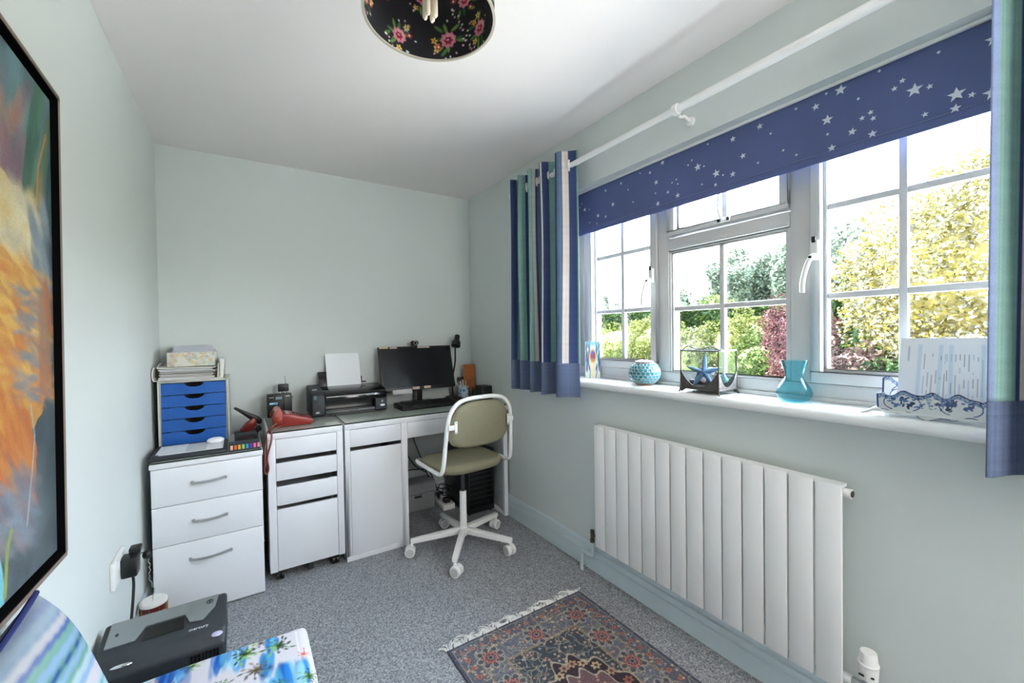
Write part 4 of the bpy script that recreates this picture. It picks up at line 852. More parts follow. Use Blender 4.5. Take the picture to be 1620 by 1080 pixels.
for u0, u1, h0, h1, c in ((-.196, -.062, -.024, .006, '#c9c9cc'), (-.056, -.008, .000, .018, '#d2b3a6'), (.026, .074, .002, .019, '#d0b2a4')): MB().obox(mp_((u0 + u1) / 2, (h0 + h1) / 2, .0018), (u1 - u0, .001, h1 - h0), RM).build('sticky_note', mat('note_' + c[1:], c, .8), mo)
MB().box(1.030, 1.065, 2.825, 2.850, GT + .010, .98).build('neck', M_black, mo, bevel=.003); MB().box(.935, 1.155, 2.752, 2.915, GT, GT + .010).build('foot', M_gloss, mo, bevel=.004)
wb = thing('webcam', tuple(mp_(-.006, MHT + .012)), 'black webcam with a silver lens ring on top of the monitor', 'webcam')
wc = mp_(-.008, MHT + .022, .006)
MB().tube([wc + Vector((-.026, 0, -.002)), wc + Vector((-.018, 0, 0)), wc + Vector((.018, 0, 0)), wc + Vector((.026, 0, -.002))], [.010, .016, .016, .010], 14).build('body', M_black, wb, smooth=True)
MB().lathe([(.0095, 0), (.0125, 0), (.0125, .006), (.0095, .006), (.0095, 0)], wc + Vector((0, -.021, 0)), 20, axis=(0, 1, 0)).build('lens_ring', M_greyp, wb, smooth=True)
MB().cyl(wc + Vector((0, -.019, 0)), wc + Vector((0, -.012, 0)), .0092, n=16).build('lens', M_gloss, wb); MB().obox(wc + Vector((0, .012, -.018)), (.040, .03, .010)).build('clip', M_black, wb, bevel=.002)
kb = thing('keyboard', (1.075, 2.66, GT), 'black computer keyboard lying in front of the monitor', 'keyboard')
KB = (.832, 1.312, 2.560, 2.742)
MB().prism([(KB[2], GT), (KB[2] - .004, GT + .008), (KB[2] + .012, GT + .018), (KB[3], GT + .030), (KB[3] + .004, GT + .012), (KB[3], GT)], 'X', KB[0], KB[1]).build('case', M_black, kb, bevel=.003)
key = MB().box(-.0078, .0078, -.0078, .0078, 0, .006).mesh('key', mat('key_plastic', '#1d2022', .5), bevel=.0012, seg=1)
for rI in range(6):
    y = KB[2] + .026 + rI * .0252; z = GT + .0175 + (y - KB[2] - .012) * .0706
    for cI in range(22):
        if cI in (15, 18): continue
        x = KB[0] + .018 + cI * .0212
        if rI == 0 and 3 <= cI <= 7: continue
        o = bpy.data.objects.new('key', key); COL.objects.link(o); o.parent = kb; o.location = Vector((x, y, z)) - Vector((1.075, 2.66, GT))
MB().box(KB[0] + .072, KB[0] + .176, KB[2] + .018, KB[2] + .034, GT + .0175, GT + .0245).build('space_bar', MATS['key_plastic'], kb, bevel=.0012)

# ------------------------------------------------------------------ desk lamp, pen pot, notebooks in the far corner of the desk
dl = thing('desk_lamp', (1.335, 2.875, GT), 'black gooseneck desk lamp standing behind the monitor edge', 'lamp')
MB().lathe([(.0, 0), (.055, 0), (.056, .006), (.050, .014), (.012, .020), (.0, .020)], (1.325, 2.880, GT), 24).build('base', M_black, dl, smooth=True)
MB().tube(bez([(1.325, 2.880, GT + .016), (1.320, 2.876, .86), (1.327, 2.866, .95), (1.334, 2.850, 1.03), (1.334, 2.845, 1.10), (1.332, 2.838, 1.142)], 6), .0062, 10).build('gooseneck', M_black, dl, smooth=True)
hd_ = Vector((-.030, -.03, -.085)).normalized(); h0 = Vector((1.352, 2.842, 1.225))
MB().lathe([(.0, -.004), (.018, 0), (.0195, .005), (.0215, .045), (.030, .050), (.033, .060), (.035, .088), (.031, .088), (.028, .056), (.0, .052)], h0, 24, axis=hd_).build('head', M_black, dl, smooth=True, angle=40)
pp_ = thing('pen_pot', (1.355, 2.765, GT), 'blue and white marbled pen pot full of pens', 'pen pot')
po = Print(0, 2 * math.pi * .040, 0, .100, .0022, '#a9b0b8'); rp_ = random.Random(4)
for k in range(150): po.ell(rp_.uniform(0, .251), rp_.uniform(0, .1), rp_.uniform(.004, .013), rp_.uniform(.002, .006), rp_.choice(['#dfe3e6', '#5d7288', '#7f93a8', '#3f4d5e', '#cfcabc', '#8a8f92']), rp_.uniform(0, 3), .8, soft=.5)
for a_ in (3.9, 4.4): po.ell((a_) * .040, .070, .020, .018, '#8fb0cc'); po.ell(a_ * .040, .070, .010, .008, '#3d5d86')
o = po.sheet('pot', lambda U, Vv: (1.355 + .040 * np.cos(U / .04), 2.765 + .040 * np.sin(U / .04), GT + Vv), attr_mat('marbled_card', .5, weave=.1), pp_)
so = o.modifiers.new('t', 'SOLIDIFY'); so.thickness = .003
MB().cyl((1.355, 2.765, GT), (1.355, 2.765, GT + .004), .038, n=24).build('pot_base', M_dark, pp_)
for i, (dx, dy, hx, hy, c) in enumerate(((-.02, 0, -.050, 0, '#d8d4c6'), (-.01, -.015, -.030, -.02, '#e2e0da'), (.0, -.01, -.012, -.02, '#cfd2d2'), (.015, 0, .030, .01, '#c9a240'), (.0, .015, .005, .03, '#2a2c30'), (.02, -.01, .036, -.015, '#3a4a66'), (-.018, .012, -.02, .03, '#b8bcc0'))):
    MB().cyl((1.355 + dx * .6, 2.765 + dy * .6, GT + .008), (1.355 + hx, 2.765 + hy, GT + .130 + .008 * (i % 3)), .0035, n=8).build('pen', mat('pen_' + c[1:], c, .35), pp_, smooth=True)
MB().box(1.385, 1.440, 2.895, 2.92, GT, .905).build('card_box', M_dark, bevel=.002, label='dark card box standing behind the pen pot', cat='box')
nb = thing('notebook', (1.462, 2.77, GT), 'orange-brown hardback notebook standing upright in the desk corner', 'notebook')
RN = Matrix.Rotation(math.radians(-24), 3, 'Z'); c0 = Vector((1.452, 2.855, .880))
MB().obox(c0, (.085, .004, .245), RN).build('cover', mat('orange_brown_card', '#a85c22', .6, var=.12, vscale=40), nb); MB().obox(c0 + RN @ Vector((.001, .010, 0)), (.080, .014, .238), RN).build('pages', M_paper, nb); MB().obox(c0 + RN @ Vector((0, .019, 0)), (.085, .003, .245), RN).build('cover', MATS['orange_brown_card'], nb)
wr = thing('letter_tray', (1.40, 2.70, GT), 'small dark wire tray standing in front of the orange notebook', 'wire tray')
for i in range(5): MB().tube([(1.375 + i * .020, 2.735, GT), (1.375 + i * .020, 2.735, GT + .085), (1.385 + i * .020, 2.735, GT + .085), (1.385 + i * .020, 2.735, GT)], .0017, 6).build('wire', M_chrome if i % 2 else M_black, wr)
MB().box(1.370, 1.470, 2.715, 2.755, GT, GT + .006).build('base', M_black, wr); MB().box(1.368, 1.472, 2.757, 2.761, GT, GT + .060).build('back_plate', M_black, wr)
MB().box(1.420, 1.506, 2.60, 2.70, GT, GT + .105).build('speaker', M_black, bevel=.006, label='small black box speaker at the desk end against the window wall', cat='speaker')

# ------------------------------------------------------------------ under the desk
pc = thing('computer_tower', (1.365, 2.72, 0), 'black computer tower on the floor under the desk', 'computer')
MB().box(1.262, 1.462, 2.520, 2.885, .012, .435).build('case', M_black, pc, bevel=.004)
for i in range(10): MB().box(1.275, 1.449, 2.5165, 2.5195, .05 + i * .034, .072 + i * .034).build('front_slat', M_gloss, pc)
for x in (1.275, 1.44):
    for y in (2.54, 2.86): MB().cyl((x, y, 0), (x, y, .0125), .010, n=10).build('foot', M_dark, pc)
sbx = thing('storage_box', (.97, 2.85, 0), 'grey lidded storage box on the floor under the desk', 'storage box')
M_gbox = mat('grey_box_plastic', '#8b8f90', .5, var=.05)
MB().prism([(2.795, .0), (2.790, .02), (2.786, .125), (2.915, .125), (2.91, 0)], 'X', .812, 1.132).build('body', M_gbox, sbx, bevel=.012)
MB().prism([(2.780, .126), (2.778, .140), (2.800, .192), (2.83, .205), (2.915, .205), (2.918, .126)], 'X', .806, 1.138).build('lid', M_gbox, sbx, bevel=.010)
MB().obox((1.005, 2.7845, .108), (.050, .008, .014)).build('grip', M_black, sbx, bevel=.003)
ps = thing('power_strip', (1.21, 2.84, 0), 'white power strip with plugs behind the storage box', 'power strip')
MB().box(1.155, 1.245, 2.70, 2.90, 0, .040).build('strip', M_whitep, ps, bevel=.006)
for i in range(3): MB().box(1.178, 1.222, 2.725 + .06 * i, 2.765 + .06 * i, .040, .075).build('plug', M_white if i % 2 else M_black, ps, bevel=.005)
rc = random.Random(8)
cab = [[(.86, 2.90, .70), (.862, 2.89, .55), (.845, 2.87, .42), (.838, 2.84, .30), (.87, 2.86, .24)], [(.90, 2.91, .70), (.895, 2.89, .56), (.87, 2.88, .46), (.905, 2.87, .34), (.915, 2.86, .21)], [(.95, 2.90, .71), (.985, 2.89, .58), (1.03, 2.89, .45), (1.08, 2.87, .30), (1.13, 2.84, .16), (1.19, 2.80, .09)],
       [(.92, 2.905, .70), (.91, 2.89, .60), (.93, 2.88, .52), (.96, 2.88, .40), (1.02, 2.88, .30), (1.10, 2.87, .24)], [(.82, 2.86, .24), (.90, 2.84, .285), (1.0, 2.84, .285), (1.10, 2.84, .26), (1.15, 2.83, .16), (1.16, 2.80, .05)], [(1.15, 2.86, .14), (1.19, 2.83, .115), (1.25, 2.84, .10), (1.23, 2.76, .085), (1.17, 2.75, .095), (1.20, 2.80, .115)], [(1.16, 2.80, .09), (1.22, 2.77, .105), (1.255, 2.82, .12), (1.21, 2.87, .13), (1.17, 2.84, .10)]]
wh = ['hanging down behind the cupboard side', 'dropping from the desk to the storage box lid', 'falling in a long slope to the power strip', 'crossing the others under the desk', 'arching over the storage box', 'looped on the power strip', 'coiled loosely by the plugs']
for p, t in zip(cab, wh): MB().tube(bez(p, 7), .0038, 7).build('cable', M_cable, smooth=True, label='black cable ' + t, cat='cable', group='cables under the desk')

# ------------------------------------------------------------------ socket, plugs, little drum
sk = thing('wall_socket', (XL, 1.92, .455), 'white double wall socket low beside the three-drawer chest', 'socket')
MB().box(XL + .0005, XL + .012, 1.832, 1.984, .412, .500).build('face_plate', M_whitep, sk, bevel=.003)
for y in (1.87, 1.946): MB().box(XL + .012, XL + .015, y - .006, y + .006, .480, .494).build('switch', M_whitep, sk, bevel=.001)
pg = thing('power_plug', (XL + .04, 1.93, .44), 'black adaptor plug with a thick lead in the wall socket', 'plug')
MB().prism([(1.905, .412), (1.955, .408), (1.968, .425), (1.968, .468), (1.955, .480), (1.905, .478)], 'X', XL + .013, XL + .055).build('body', M_black, pg, bevel=.005)
MB().box(XL + .030, XL + .062, 1.928, 1.966, .482, .503).build('cap', M_black, pg, bevel=.004)
MB().tube(bez([(XL + .040, 1.930, .412), (XL + .041, 1.925, .36), (XL + .036, 1.89, .25), (XL + .024, 1.84, .16), (XL + .03, 1.79, .10)], 8), .0042, 8).build('lead', M_cable, pg, smooth=True)
pg2 = thing('small_plug', (XL + .07, 1.98, .44), 'small round black connector with a thin twisted wire beside the adaptor', 'plug')
MB().ball((XL + .070, 1.985, .448), .014, .013, .016, 12, 8).build('body', M_black, pg2, smooth=True)
MB().tube([(XL + .055, 1.955, .470), (XL + .062, 1.968, .466), (XL + .069, 1.98, .456)], .002, 6).build('link', M_cable, pg2)
tw = bez([(XL + .071, 1.99, .436), (XL + .070, 2.03, .38), (XL + .060, 2.08, .32), (XL + .068, 2.11, .26), (XL + .058, 2.15, .22), (XL + .052, 2.19, .178)], 10)
MB().tube([p + Vector((.002 * math.sin(i * 1.1), .002 * math.cos(i * 1.1), 0)) for i, p in enumerate(tw)], .0013, 5).build('wire', mat('pale_wire', '#a9aba4', .4), pg2, smooth=True)
dr = thing('toy_drum', (-.323, 2.205, 0), 'small maroon toy drum with gold cord and white skin on the floor', 'toy drum')
DR = .041; dz = .176
MB().cyl((-.323, 2.205, 0), (-.323, 2.205, dz - .012), DR, n=28).build('shell', mat('maroon_lacquer', '#5d1b1c', .3, var=.15, vscale=60), dr, smooth=True)
MB().lathe([(.0, dz), (DR - .002, dz), (DR + .003, dz - .004), (DR + .003, dz - .016), (DR + .001, dz - .016), (DR + .001, dz - .006), (.0, dz - .004)], (-.323, 2.205, 0), 28).build('skin', mat('white_skin', '#e4e0da', .5), dr, smooth=True)
for z in (.020, .126): MB().lathe([(DR, 0), (DR + .003, .002), (DR + .003, .008), (DR, .010)], (-.323, 2.205, z), 28).build('hoop', mat('gold_trim', '#b08a4a', .35, metal=.7), dr, smooth=True)
zg = [(-.323 + (DR + .003) * math.cos(i * math.pi / 9), 2.205 + (DR + .003) * math.sin(i * math.pi / 9), dz - .02 if i % 2 else .028) for i in range(18)]
MB().tube(zg, .0016, 6, closed=True).build('cord', MATS['gold_trim'], dr)

# ------------------------------------------------------------------ paper shredder
sh = thing('paper_shredder', (-.21, 1.60, 0), 'black paper shredder with a silver top behind the floral seat', 'shredder')
HX0, HX1 = -.358, -.060
MB().prism([(1.530, 0), (1.690, 0), (1.698, .27), (1.522, .27)], 'X', HX0 + .010, HX1 - .012).build('bin', M_black, sh, bevel=.008)
MB().prism([(1.520, .262), (1.516, .318), (1.548, .352), (1.690, .378), (1.704, .366), (1.704, .262)], 'X', HX0, HX1).build('head', M_dark, sh, bevel=.010, seg=3)
sl_a = math.atan2(.378 - .352, 1.690 - 1.548)
def top_pt(x, t, d=0): return Vector((x, 1.548 + (1.690 - 1.548) * t - math.sin(sl_a) * d, .352 + .026 * t + math.cos(sl_a) * d))
pl = [(HX0 + .016, .30), (HX0 + .082, .30), (HX0 + .100, .62), (HX1 - .106, .62), (HX1 - .092, .36), (HX1 - .060, .30), (HX1 - .030, .62), (HX1 - .022, .97), (HX0 + .016, .97)]
k = len(pl); mbp = MB().add([top_pt(x, t, .0002) for x, t in pl] + [top_pt(x, t, .004) for x, t in pl], [tuple(range(k - 1, -1, -1)), tuple(range(k, 2 * k))] + [(i, (i + 1) % k, (i + 1) % k + k, i + k) for i in range(k)])
mbp.build('top_plate', mat('satin_silver', '#9aa0a2', .35, metal=.75, var=.04), sh)
sl2 = [(HX0 + .096, .24), (HX1 - .104, .24), (HX1 - .108, .58), (HX0 + .104, .58)]
MB().add([top_pt(x, t, .0006) for x, t in sl2] + [top_pt(x, t, .0018) for x, t in sl2], [(3, 2, 1, 0), (4, 5, 6, 7), (0, 1, 5, 4), (1, 2, 6, 5), (2, 3, 7, 6), (3, 0, 4, 7)]).build('feed_slot', M_gloss, sh)
text_mb('mercury', .014, lambda p: top_pt(HX1 - .092 + p.x, .10 + p.y / .144, .0006 + p.z)).build('lettering', M_paper, sh)
MB().lathe([(.0068, 0), (.0092, 0), (.0092, .0008), (.0068, .0008), (.0068, 0)], top_pt(HX1 - .045, .80, .0041), 20, axis=(0, -math.sin(sl_a), math.cos(sl_a))).build('emblem_ring', M_dark, sh)
MB().obox(top_pt(HX1 - .045, .80, .0045), (.003, .011, .0008), (sl_a, 0, 0)).obox(top_pt(HX1 - .045, .815, .0045), (.010, .003, .0008), (sl_a, 0, 0)).build('emblem', M_dark, sh)
MB().obox(top_pt(HX0 + .036, .60, .0045), (.007, .010, .0008), (sl_a, 0, 0)).build('emblem', M_dark, sh)
MB().ball((HX0 + .062, 1.534, .336), .024, .008, .005, 16, 8).build('switch', M_chrome, sh, smooth=True)
MB().ball((HX1 - .022, 1.534, .338), .015, .012, .006, 16, 8).build('power_light', mat('pale_violet_lens', '#b9b4d4', .15), sh, smooth=True)
for i in range(8): MB().box(HX1 - .085 + i * .009, HX1 - .080 + i * .009, 1.5145, 1.519, .278, .306).build('vent_slot', M_gloss, sh)
MB().tube(bez([(HX0 + .060, 1.521, .245), (HX0 + .058, 1.500, .225), (HX0 + .042, 1.480, .19), (HX0 + .030, 1.46, .12), (HX0 + .03, 1.45, .02)], 6), [.0085] * 8 + [.004] * 17, 8).build('power_lead', M_dark, sh, smooth=True)

# ------------------------------------------------------------------ floral upholstered seat and striped cushion
bz, bX0, bX1, bY0, bY1, brd = .402, -.350, .140, .52, 1.338, .030
bs = thing('upholstered_bench', (-.10, .93, 0), 'low bench seat upholstered in white cloth with blue and green tropical print', 'bench')
up_ = Print(bX0, bX1 + .10, bY0, bY1 + .10, .0026, '#cbc7cd'); rb = random.Random(21)
def wash(x, y, w, h, n):
    for k in range(n):
        xx = x + rb.uniform(-w, w); L = rb.uniform(.3, 1.0) * h
        up_.ell(xx, y - L * .5 + rb.uniform(0, .02), rb.uniform(.004, .010), L * .6, rb.choice(['#1c5fb4', '#2b7cc6', '#5aa6d4', '#8ec6de', '#a9d4e4', '#17469a', '#4aa0c4']), rb.uniform(-.12, .12), rb.uniform(.5, .95), soft=.45)
def palm(x, y, s, cols, n=13):
    a0 = rb.uniform(0, 6.28)
    for k in range(n):
        a = a0 + k * 6.28 / n + rb.uniform(-.2, .2); L = s * rb.uniform(.6, 1.25); up_.line([(x, y), (x + L * .6 * math.cos(a), y + L * .6 * math.sin(a)), (x + L * math.cos(a + .15), y + L * math.sin(a + .15))], s * .16, rb.choice(cols), .95, taper=True)
    up_.ell(x, y, s * .16, s * .16, cols[0])
GR = ['#27402a', '#3b5c34', '#86b455', '#50764a']; OL = ['#4f4636', '#6d5f48', '#857657']
for (x, y, w_, h_) in ((-.255, 1.30, .045, .09), (-.155, 1.315, .03, .10), (-.045, 1.30, .035, .095), (.035, 1.235, .012, .08), (.085, 1.17, .035, .10), (.02, 1.13, .03, .08), (-.11, 1.19, .03, .06), (-.28, 1.16, .04, .09), (-.20, 1.05, .05, .1), (.10, 1.02, .04, .1), (-.05, .98, .05, .1), (-.25, .9, .05, .1), (.05, .88, .05, .1), (.165, 1.28, .012, .09), (-.32, 1.03, .02, .08), (.12, 1.36, .008, .05), (.05, 1.30, .010, .055)): wash(x, y, w_, h_, int(14 + 420 * w_))
for k in range(10): wash(rb.uniform(bX0, bX1), rb.uniform(bY0, .85), .04, .09, 18)
for (x, y, s_, c) in ((.065, 1.265, .040, GR), (-.010, 1.275, .042, GR), (.012, 1.20, .034, OL), (-.235, 1.30, .03, GR), (-.12, 1.30, .022, GR), (.12, 1.12, .03, GR), (.055, 1.12, .022, GR), (-.16, 1.245, .022, OL), (-.06, 1.19, .026, GR), (-.21, 1.16, .03, OL), (.025, 1.30, .018, OL), (-.30, 1.22, .03, GR), (.09, 1.33, .014, OL), (-.14, 1.10, .034, GR), (-.02, 1.06, .03, OL)): palm(x, y, s_, c)
for k in range(14): palm(rb.uniform(bX0, bX1), rb.uniform(bY0, 1.0), rb.uniform(.025, .04), rb.choice([GR, OL]))
for (x, y) in ((.118, 1.205), (-.20, 1.285), (-.02, 1.14), (-.10, 1.03), (.06, .95)): palm(x, y, .022, ['#c8452e', '#dc7a52', '#e4946c'], 7)
def rollover(s, e, r):
    t = np.clip(s - (e - r), 0, None); a = np.clip(t / r, 0, math.pi / 2); return np.where(t > 0, e - r + r * np.sin(a), s), r * (1 - np.cos(a)) + np.clip(t - r * math.pi / 2, 0, None)
def bench_fn(U, V):
    x, d1 = rollover(U, bX1, brd); y, d2 = rollover(V, bY1, brd); crown = .010 * (1 - ((U - bX0) / (bX1 - bX0) * 2 - 1) ** 2)
    return x, y, bz - np.maximum(d1, d2) - .3 * np.minimum(d1, d2) + np.where((d1 + d2) > 0, crown * .0, crown)
up_.sheet('seat_cover', bench_fn, attr_mat('printed_cotton', .85, bump=.1, bscale=900, spec=.15, weave=.10), bs)
MB().box(bX0 + .004, bX1 - .003, bY0, bY1 - .003, .22, bz - .034).build('seat_base', mat('white_cotton', '#dcd8de', .9), bs, bevel=.02)
MB().box(bX0, bX0 + .01, bY0, bY1 - .03, .30, bz).build('side_cover', MATS['white_cotton'], bs)
for x in (bX0 + .04, bX1 - .04):
    for y in (bY0 + .04, bY1 - .06): MB().lathe([(.014, 0), (.020, .22)], (x, y, 0), 12).build('leg', mat('dark_wood', '#3a2a20', .5), bs)
cu = thing('cushion', (-.26, .93, bz), 'blue and teal watercolour-striped cushion with navy piping leaning below the painting', 'cushion')
th = math.radians(17); hv = Vector((-math.sin(th), 0, math.cos(th))); nvv = Vector((math.cos(th), 0, math.sin(th))); c0 = Vector((-.222, .925, bz - .012)) + hv * .190
CW, CH = .212, .192; N = 110; aa = np.linspace(-1, 1, N); A, B = np.meshgrid(aa, aa)
def pil(A, B, sgn):
    t = .060 * np.clip((1 - A ** 4) * (1 - B ** 4), 0, 1) ** .55; a2 = A * (1 - .10 * (1 - B ** 2) * 0 - .06 * B ** 2 * 0); 
    u = A * CW * (1 - .05 * (1 - B ** 2) * np.abs(A) ** 3); v = B * CH * (1 - .07 * (1 - A ** 2) * np.abs(B) ** 3)
    P = np.zeros(A.shape + (3,)); 
    for i in range(3): P[..., i] = c0[i] + (0, 1, 0)[i] * u + hv[i] * v + nvv[i] * t * sgn
    return P
ph_ = (A * -.10 - B * 1.15); wob = .03 * np.sin(2.1 * A + 1.5 * B) + .008 * np.sin(9 * B - 2 * A)
pal = ['#1747a8', '#5aa2d8', '#bcd8e6', '#2f86c8', '#dfe4ee', '#7fb8a8', '#2a9aa0', '#b8dcd8', '#3f74d0', '#8cc0e8', '#1c5cc4', '#e6e2ea', '#4fb0c0', '#86bfae', '#c8e2ea', '#2560c8', '#9fc4ea', '#5f86d8', '#e8e6ee', '#1f8f98']
rcu = random.Random(2); ed = [-1.6]; cs = []
while ed[-1] < 1.6: ed.append(ed[-1] + rcu.uniform(.02, .085)); cs.append(tuple(.62 * c for c in S(rcu.choice(pal))))
q = ph_ + wob; qi = np.clip(np.searchsorted(ed, q) - 1, 0, len(cs) - 1); cols = np.array(cs)[qi]
for _ in range(2): cols = (cols + np.roll(cols, 1, 1) + np.roll(cols, -1, 1) + np.roll(cols, 1, 0)) / 4
fade = np.clip((B - .70) / .2, 0, 1)[..., None] * .55; cols = cols * (1 - fade) + np.array(S('#a9aeae')) * fade
for sgn, nm in ((1, 'front_cover'), (-1, 'back_cover')):
    link_mesh(nm, grid_mesh(nm, pil(A, B, sgn) if sgn == 1 else pil(A, B, sgn)[:, ::-1], attr_mat('watercolour_cloth', .8, spec=.2, weave=.06), cols), cu)
ed_ = pil(np.linspace(-1, 1, 40)[None], np.full((1, 40), 1.0), 1)[0]
MB().tube([Vector(p) for p in ed_], .0055, 8).build('piping', mat('navy_piping', '#16245e', .7), cu, smooth=True)

# ------------------------------------------------------------------ things on the window sill
ST = .9852
# painted tile
tl = thing('painted_tile', (1.578, 1.638, ST), 'small upright painted panel with a blue and cream flame motif on the sill', 'painted panel')
tp = Print(0, .078, 0, .196, .0014, '#d8e4da')
for x, c in ((.008, '#3f7fae'), (.022, '#335f8c'), (.058, '#2f6a9c'), (.072, '#4a86ac')):
    for k in range(26): tp.ell(x + random.uniform(-.004, .004), random.uniform(.05, .19), .003, .022, random.choice([c, '#6fb6cc', '#24507c', '#8a6a86']), random.uniform(-.2, .2), .7, soft=.6)
tp.ell(.040, .10, .020, .062, '#e6d9b4'); tp.ell(.040, .118, .016, .036, '#c88a52', soft=.5); tp.ell(.040, .125, .009, .022, '#4a66c0', soft=.5); tp.ell(.034, .118, .005, .014, '#c4502c', soft=.6); tp.ell(.048, .12, .004, .02, '#b2452c', soft=.6)
tp.ell(.040, .035, .013, .045, '#ead9b6', soft=.5); tp.line([(.024, .0), (.026, .04), (.02, .07)], .003, '#22304a'); tp.line([(.054, .0), (.060, .03), (.06, .06)], .003, '#22304a'); tp.ell(.040, .188, .03, .012, '#6fc0d0', soft=.7, a=.7)
d_ = Vector((.066, -.066, 0)).normalized(); o_ = Vector((1.545, 1.668, ST)); nn = Vector((-d_.y, d_.x, 0)) * -1
tp.sheet('painted_face', lambda U, V: (o_.x + d_.x * U + nn.x * .0006, o_.y + d_.y * U + nn.y * .0006, o_.z + V), attr_mat('glossy_paint', .2, spec=.5), tl)
ct = o_ + d_ * .039 + Vector((0, 0, .098)) - nn * .005
MB().obox(ct, (.078, .010, .196), (0, 0, math.atan2(d_.y, d_.x))).build('panel', M_greyp, tl)
# honeycomb pot
hpv = Vector((1.548, 1.278, ST)); hp = thing('honeycomb_pot', tuple(hpv), 'round turquoise pot with honeycomb dimples and a small lid', 'pot')
nu, nv = 220, 110; lon = np.linspace(0, 2 * np.pi, nu); lat = np.linspace(-1.12, 1.0, nv); LO, LA = np.meshgrid(lon, lat); Rp = .072
ncol = 22; du_ = 2 * np.pi / ncol; dv_ = .245; best = np.full(LO.shape, 9.); second = best.copy()
for rI in range(-6, 7):
    la0 = rI * dv_; off = .5 * du_ * (rI % 2); kx = np.round((LO - off) / du_)
    for dk in (-1, 0, 1):
        d = np.hypot(((kx + dk) * du_ + off - LO) * np.cos(LA) , (la0 - LA) * 1.0); nb_ = d < best; second = np.where(nb_, best, np.minimum(second, d)); best = np.minimum(best, d)
edge = np.clip((second - best) / .055, 0, 1); rr_ = Rp * (1 - .045 * edge); sq = .83
P = np.stack([hpv.x + rr_ * np.cos(LA) * np.cos(LO), hpv.y + rr_ * np.cos(LA) * np.sin(LO), hpv.z + .0555 + rr_ * np.sin(LA) * sq], -1)
rim = (1 - edge)[..., None] * np.array(S('#b9c4be')) + edge[..., None] * np.array(S('#3f8592')); 
low = np.clip((np.abs(LA) - .80) / .2, 0, 1)[..., None]; rim = rim * (1 - low) + low * np.array(S('#9a8478'))
link_mesh('body', grid_mesh('body', P, attr_mat('turquoise_glaze', .12, spec=.6, coat=.4), rim), hp)
MB().cyl(hpv, hpv + Vector((0, 0, .004)), .036, n=28).build('foot', mat('bare_clay', '#a08072', .7), hp)
MB().lathe([(.040, 0), (.042, .003), (.034, .007), (.012, .012), (.0, .012)], hpv + Vector((0, 0, .1035)), 28).build('lid', mat('pink_clay', '#b99aa0', .6), hp, smooth=True)
MB().ball(hpv + Vector((0, 0, .122)), .0075, .0075, .008, 12, 8).ball(hpv + Vector((0, 0, .132)), .004, .004, .005, 10, 6).build('finial', mat('olive_metal', '#5d5a2a', .4, metal=.4), hp, smooth=True)
# glass casket with starfish
TX0, TX1, TY0, TY1, TZ0, TZ1 = 1.474, 1.596, .880, 1.038, ST + .018, ST + .166
tr = thing('glass_casket', ((TX0 + TX1) / 2, (TY0 + TY1) / 2, ST), 'glass casket with dark metal edges and filigree feet on the sill', 'glass box')
M_pew = mat('dark_pewter', '#5d5754', .4, metal=.8, var=.35, vscale=160, bump=.5, bscale=260)
for (x, y) in ((TX0, TY0), (TX0, TY1), (TX1, TY0), (TX1, TY1)):
    MB().cyl((x, y, TZ0), (x, y, TZ1), .0026, n=8).build('corner_bar', M_pew, tr)
    sx_, sy_ = (1 if x == TX0 else -1), (1 if y == TY0 else -1)
    MB().tube([(x, y, TZ0 + .012), (x - .001 * sx_, y - .001 * sy_, TZ0 - .004), (x - .004 * sx_, y - .004 * sy_, ST + .003)], [.004, .003, .0028], 8).ball((x - .004 * sx_, y - .004 * sy_, ST + .0036), .0036, n=10, m=6).build('foot', M_pew, tr, smooth=True)
    MB().prism([(y, TZ0), (y + sy_ * .032, TZ0), (y + sy_ * .018, TZ0 - .005), (y + sy_ * .006, TZ0 - .014), (y, TZ0 - .014)], 'X', x - .0008, x + .0008).build('foot_bracket', M_pew, tr)
for (x0, x1, y0, y1) in ((TX0, TX1, TY0, TY0), (TX0, TX1, TY1, TY1), (TX0, TX0, TY0, TY1), (TX1, TX1, TY0, TY1)):
    for z in (TZ0, TZ1): MB().cyl((x0, y0, z), (x1, y1, z), .0028, n=8).build('edge_bar', M_pew, tr)
def filigree(a0, a1, fn):
    w_ = a1 - a0; arc = [(a0 + w_ * t, TZ0 + .010 + .062 * (abs(2 * t - 1)) ** 2.2) for t in np.linspace(1, 0, 19)]
    return MB().prism([(a0, TZ0), (a1, TZ0)] + arc, *fn)
filigree(TY0, TY1, ('X', TX0 - .0012, TX0 + .0006)).build('filigree_panel', M_pew, tr); filigree(TY0, TY1, ('X', TX1 - .0006, TX1 + .0012)).build('filigree_panel', M_pew, tr)
filigree(TX0, TX1, ('Y', TY0 - .0012, TY0 + .0006)).build('filigree_panel', mat('bright_pewter', '#a49c98', .35, metal=.7, var=.35, vscale=160, bump=.5, bscale=260), tr); filigree(TX0, TX1, ('Y', TY1 - .0006, TY1 + .0012)).build('filigree_panel', M_pew, tr)
M_cg = clear_mat('casket_glass', (.95, .97, .97))
for a in ((TX0 + .001, TX0 + .0022, TY0, TY1, TZ0, TZ1), (TX1 - .0022, TX1 - .001, TY0, TY1, TZ0, TZ1), (TX0, TX1, TY0 + .001, TY0 + .0022, TZ0, TZ1), (TX0, TX1, TY1 - .0022, TY1 - .001, TZ0, TZ1)): box(*a).build('pane', M_cg, tr)
box(TX0, TX1, TY0, TY1, TZ1 + .002, TZ1 + .0035).build('lid_pane', M_cg, tr)
box(TX0, TX1, TY0, TY1, TZ0 - .001, TZ0 + .001).build('floor_plate', M_pew, tr)
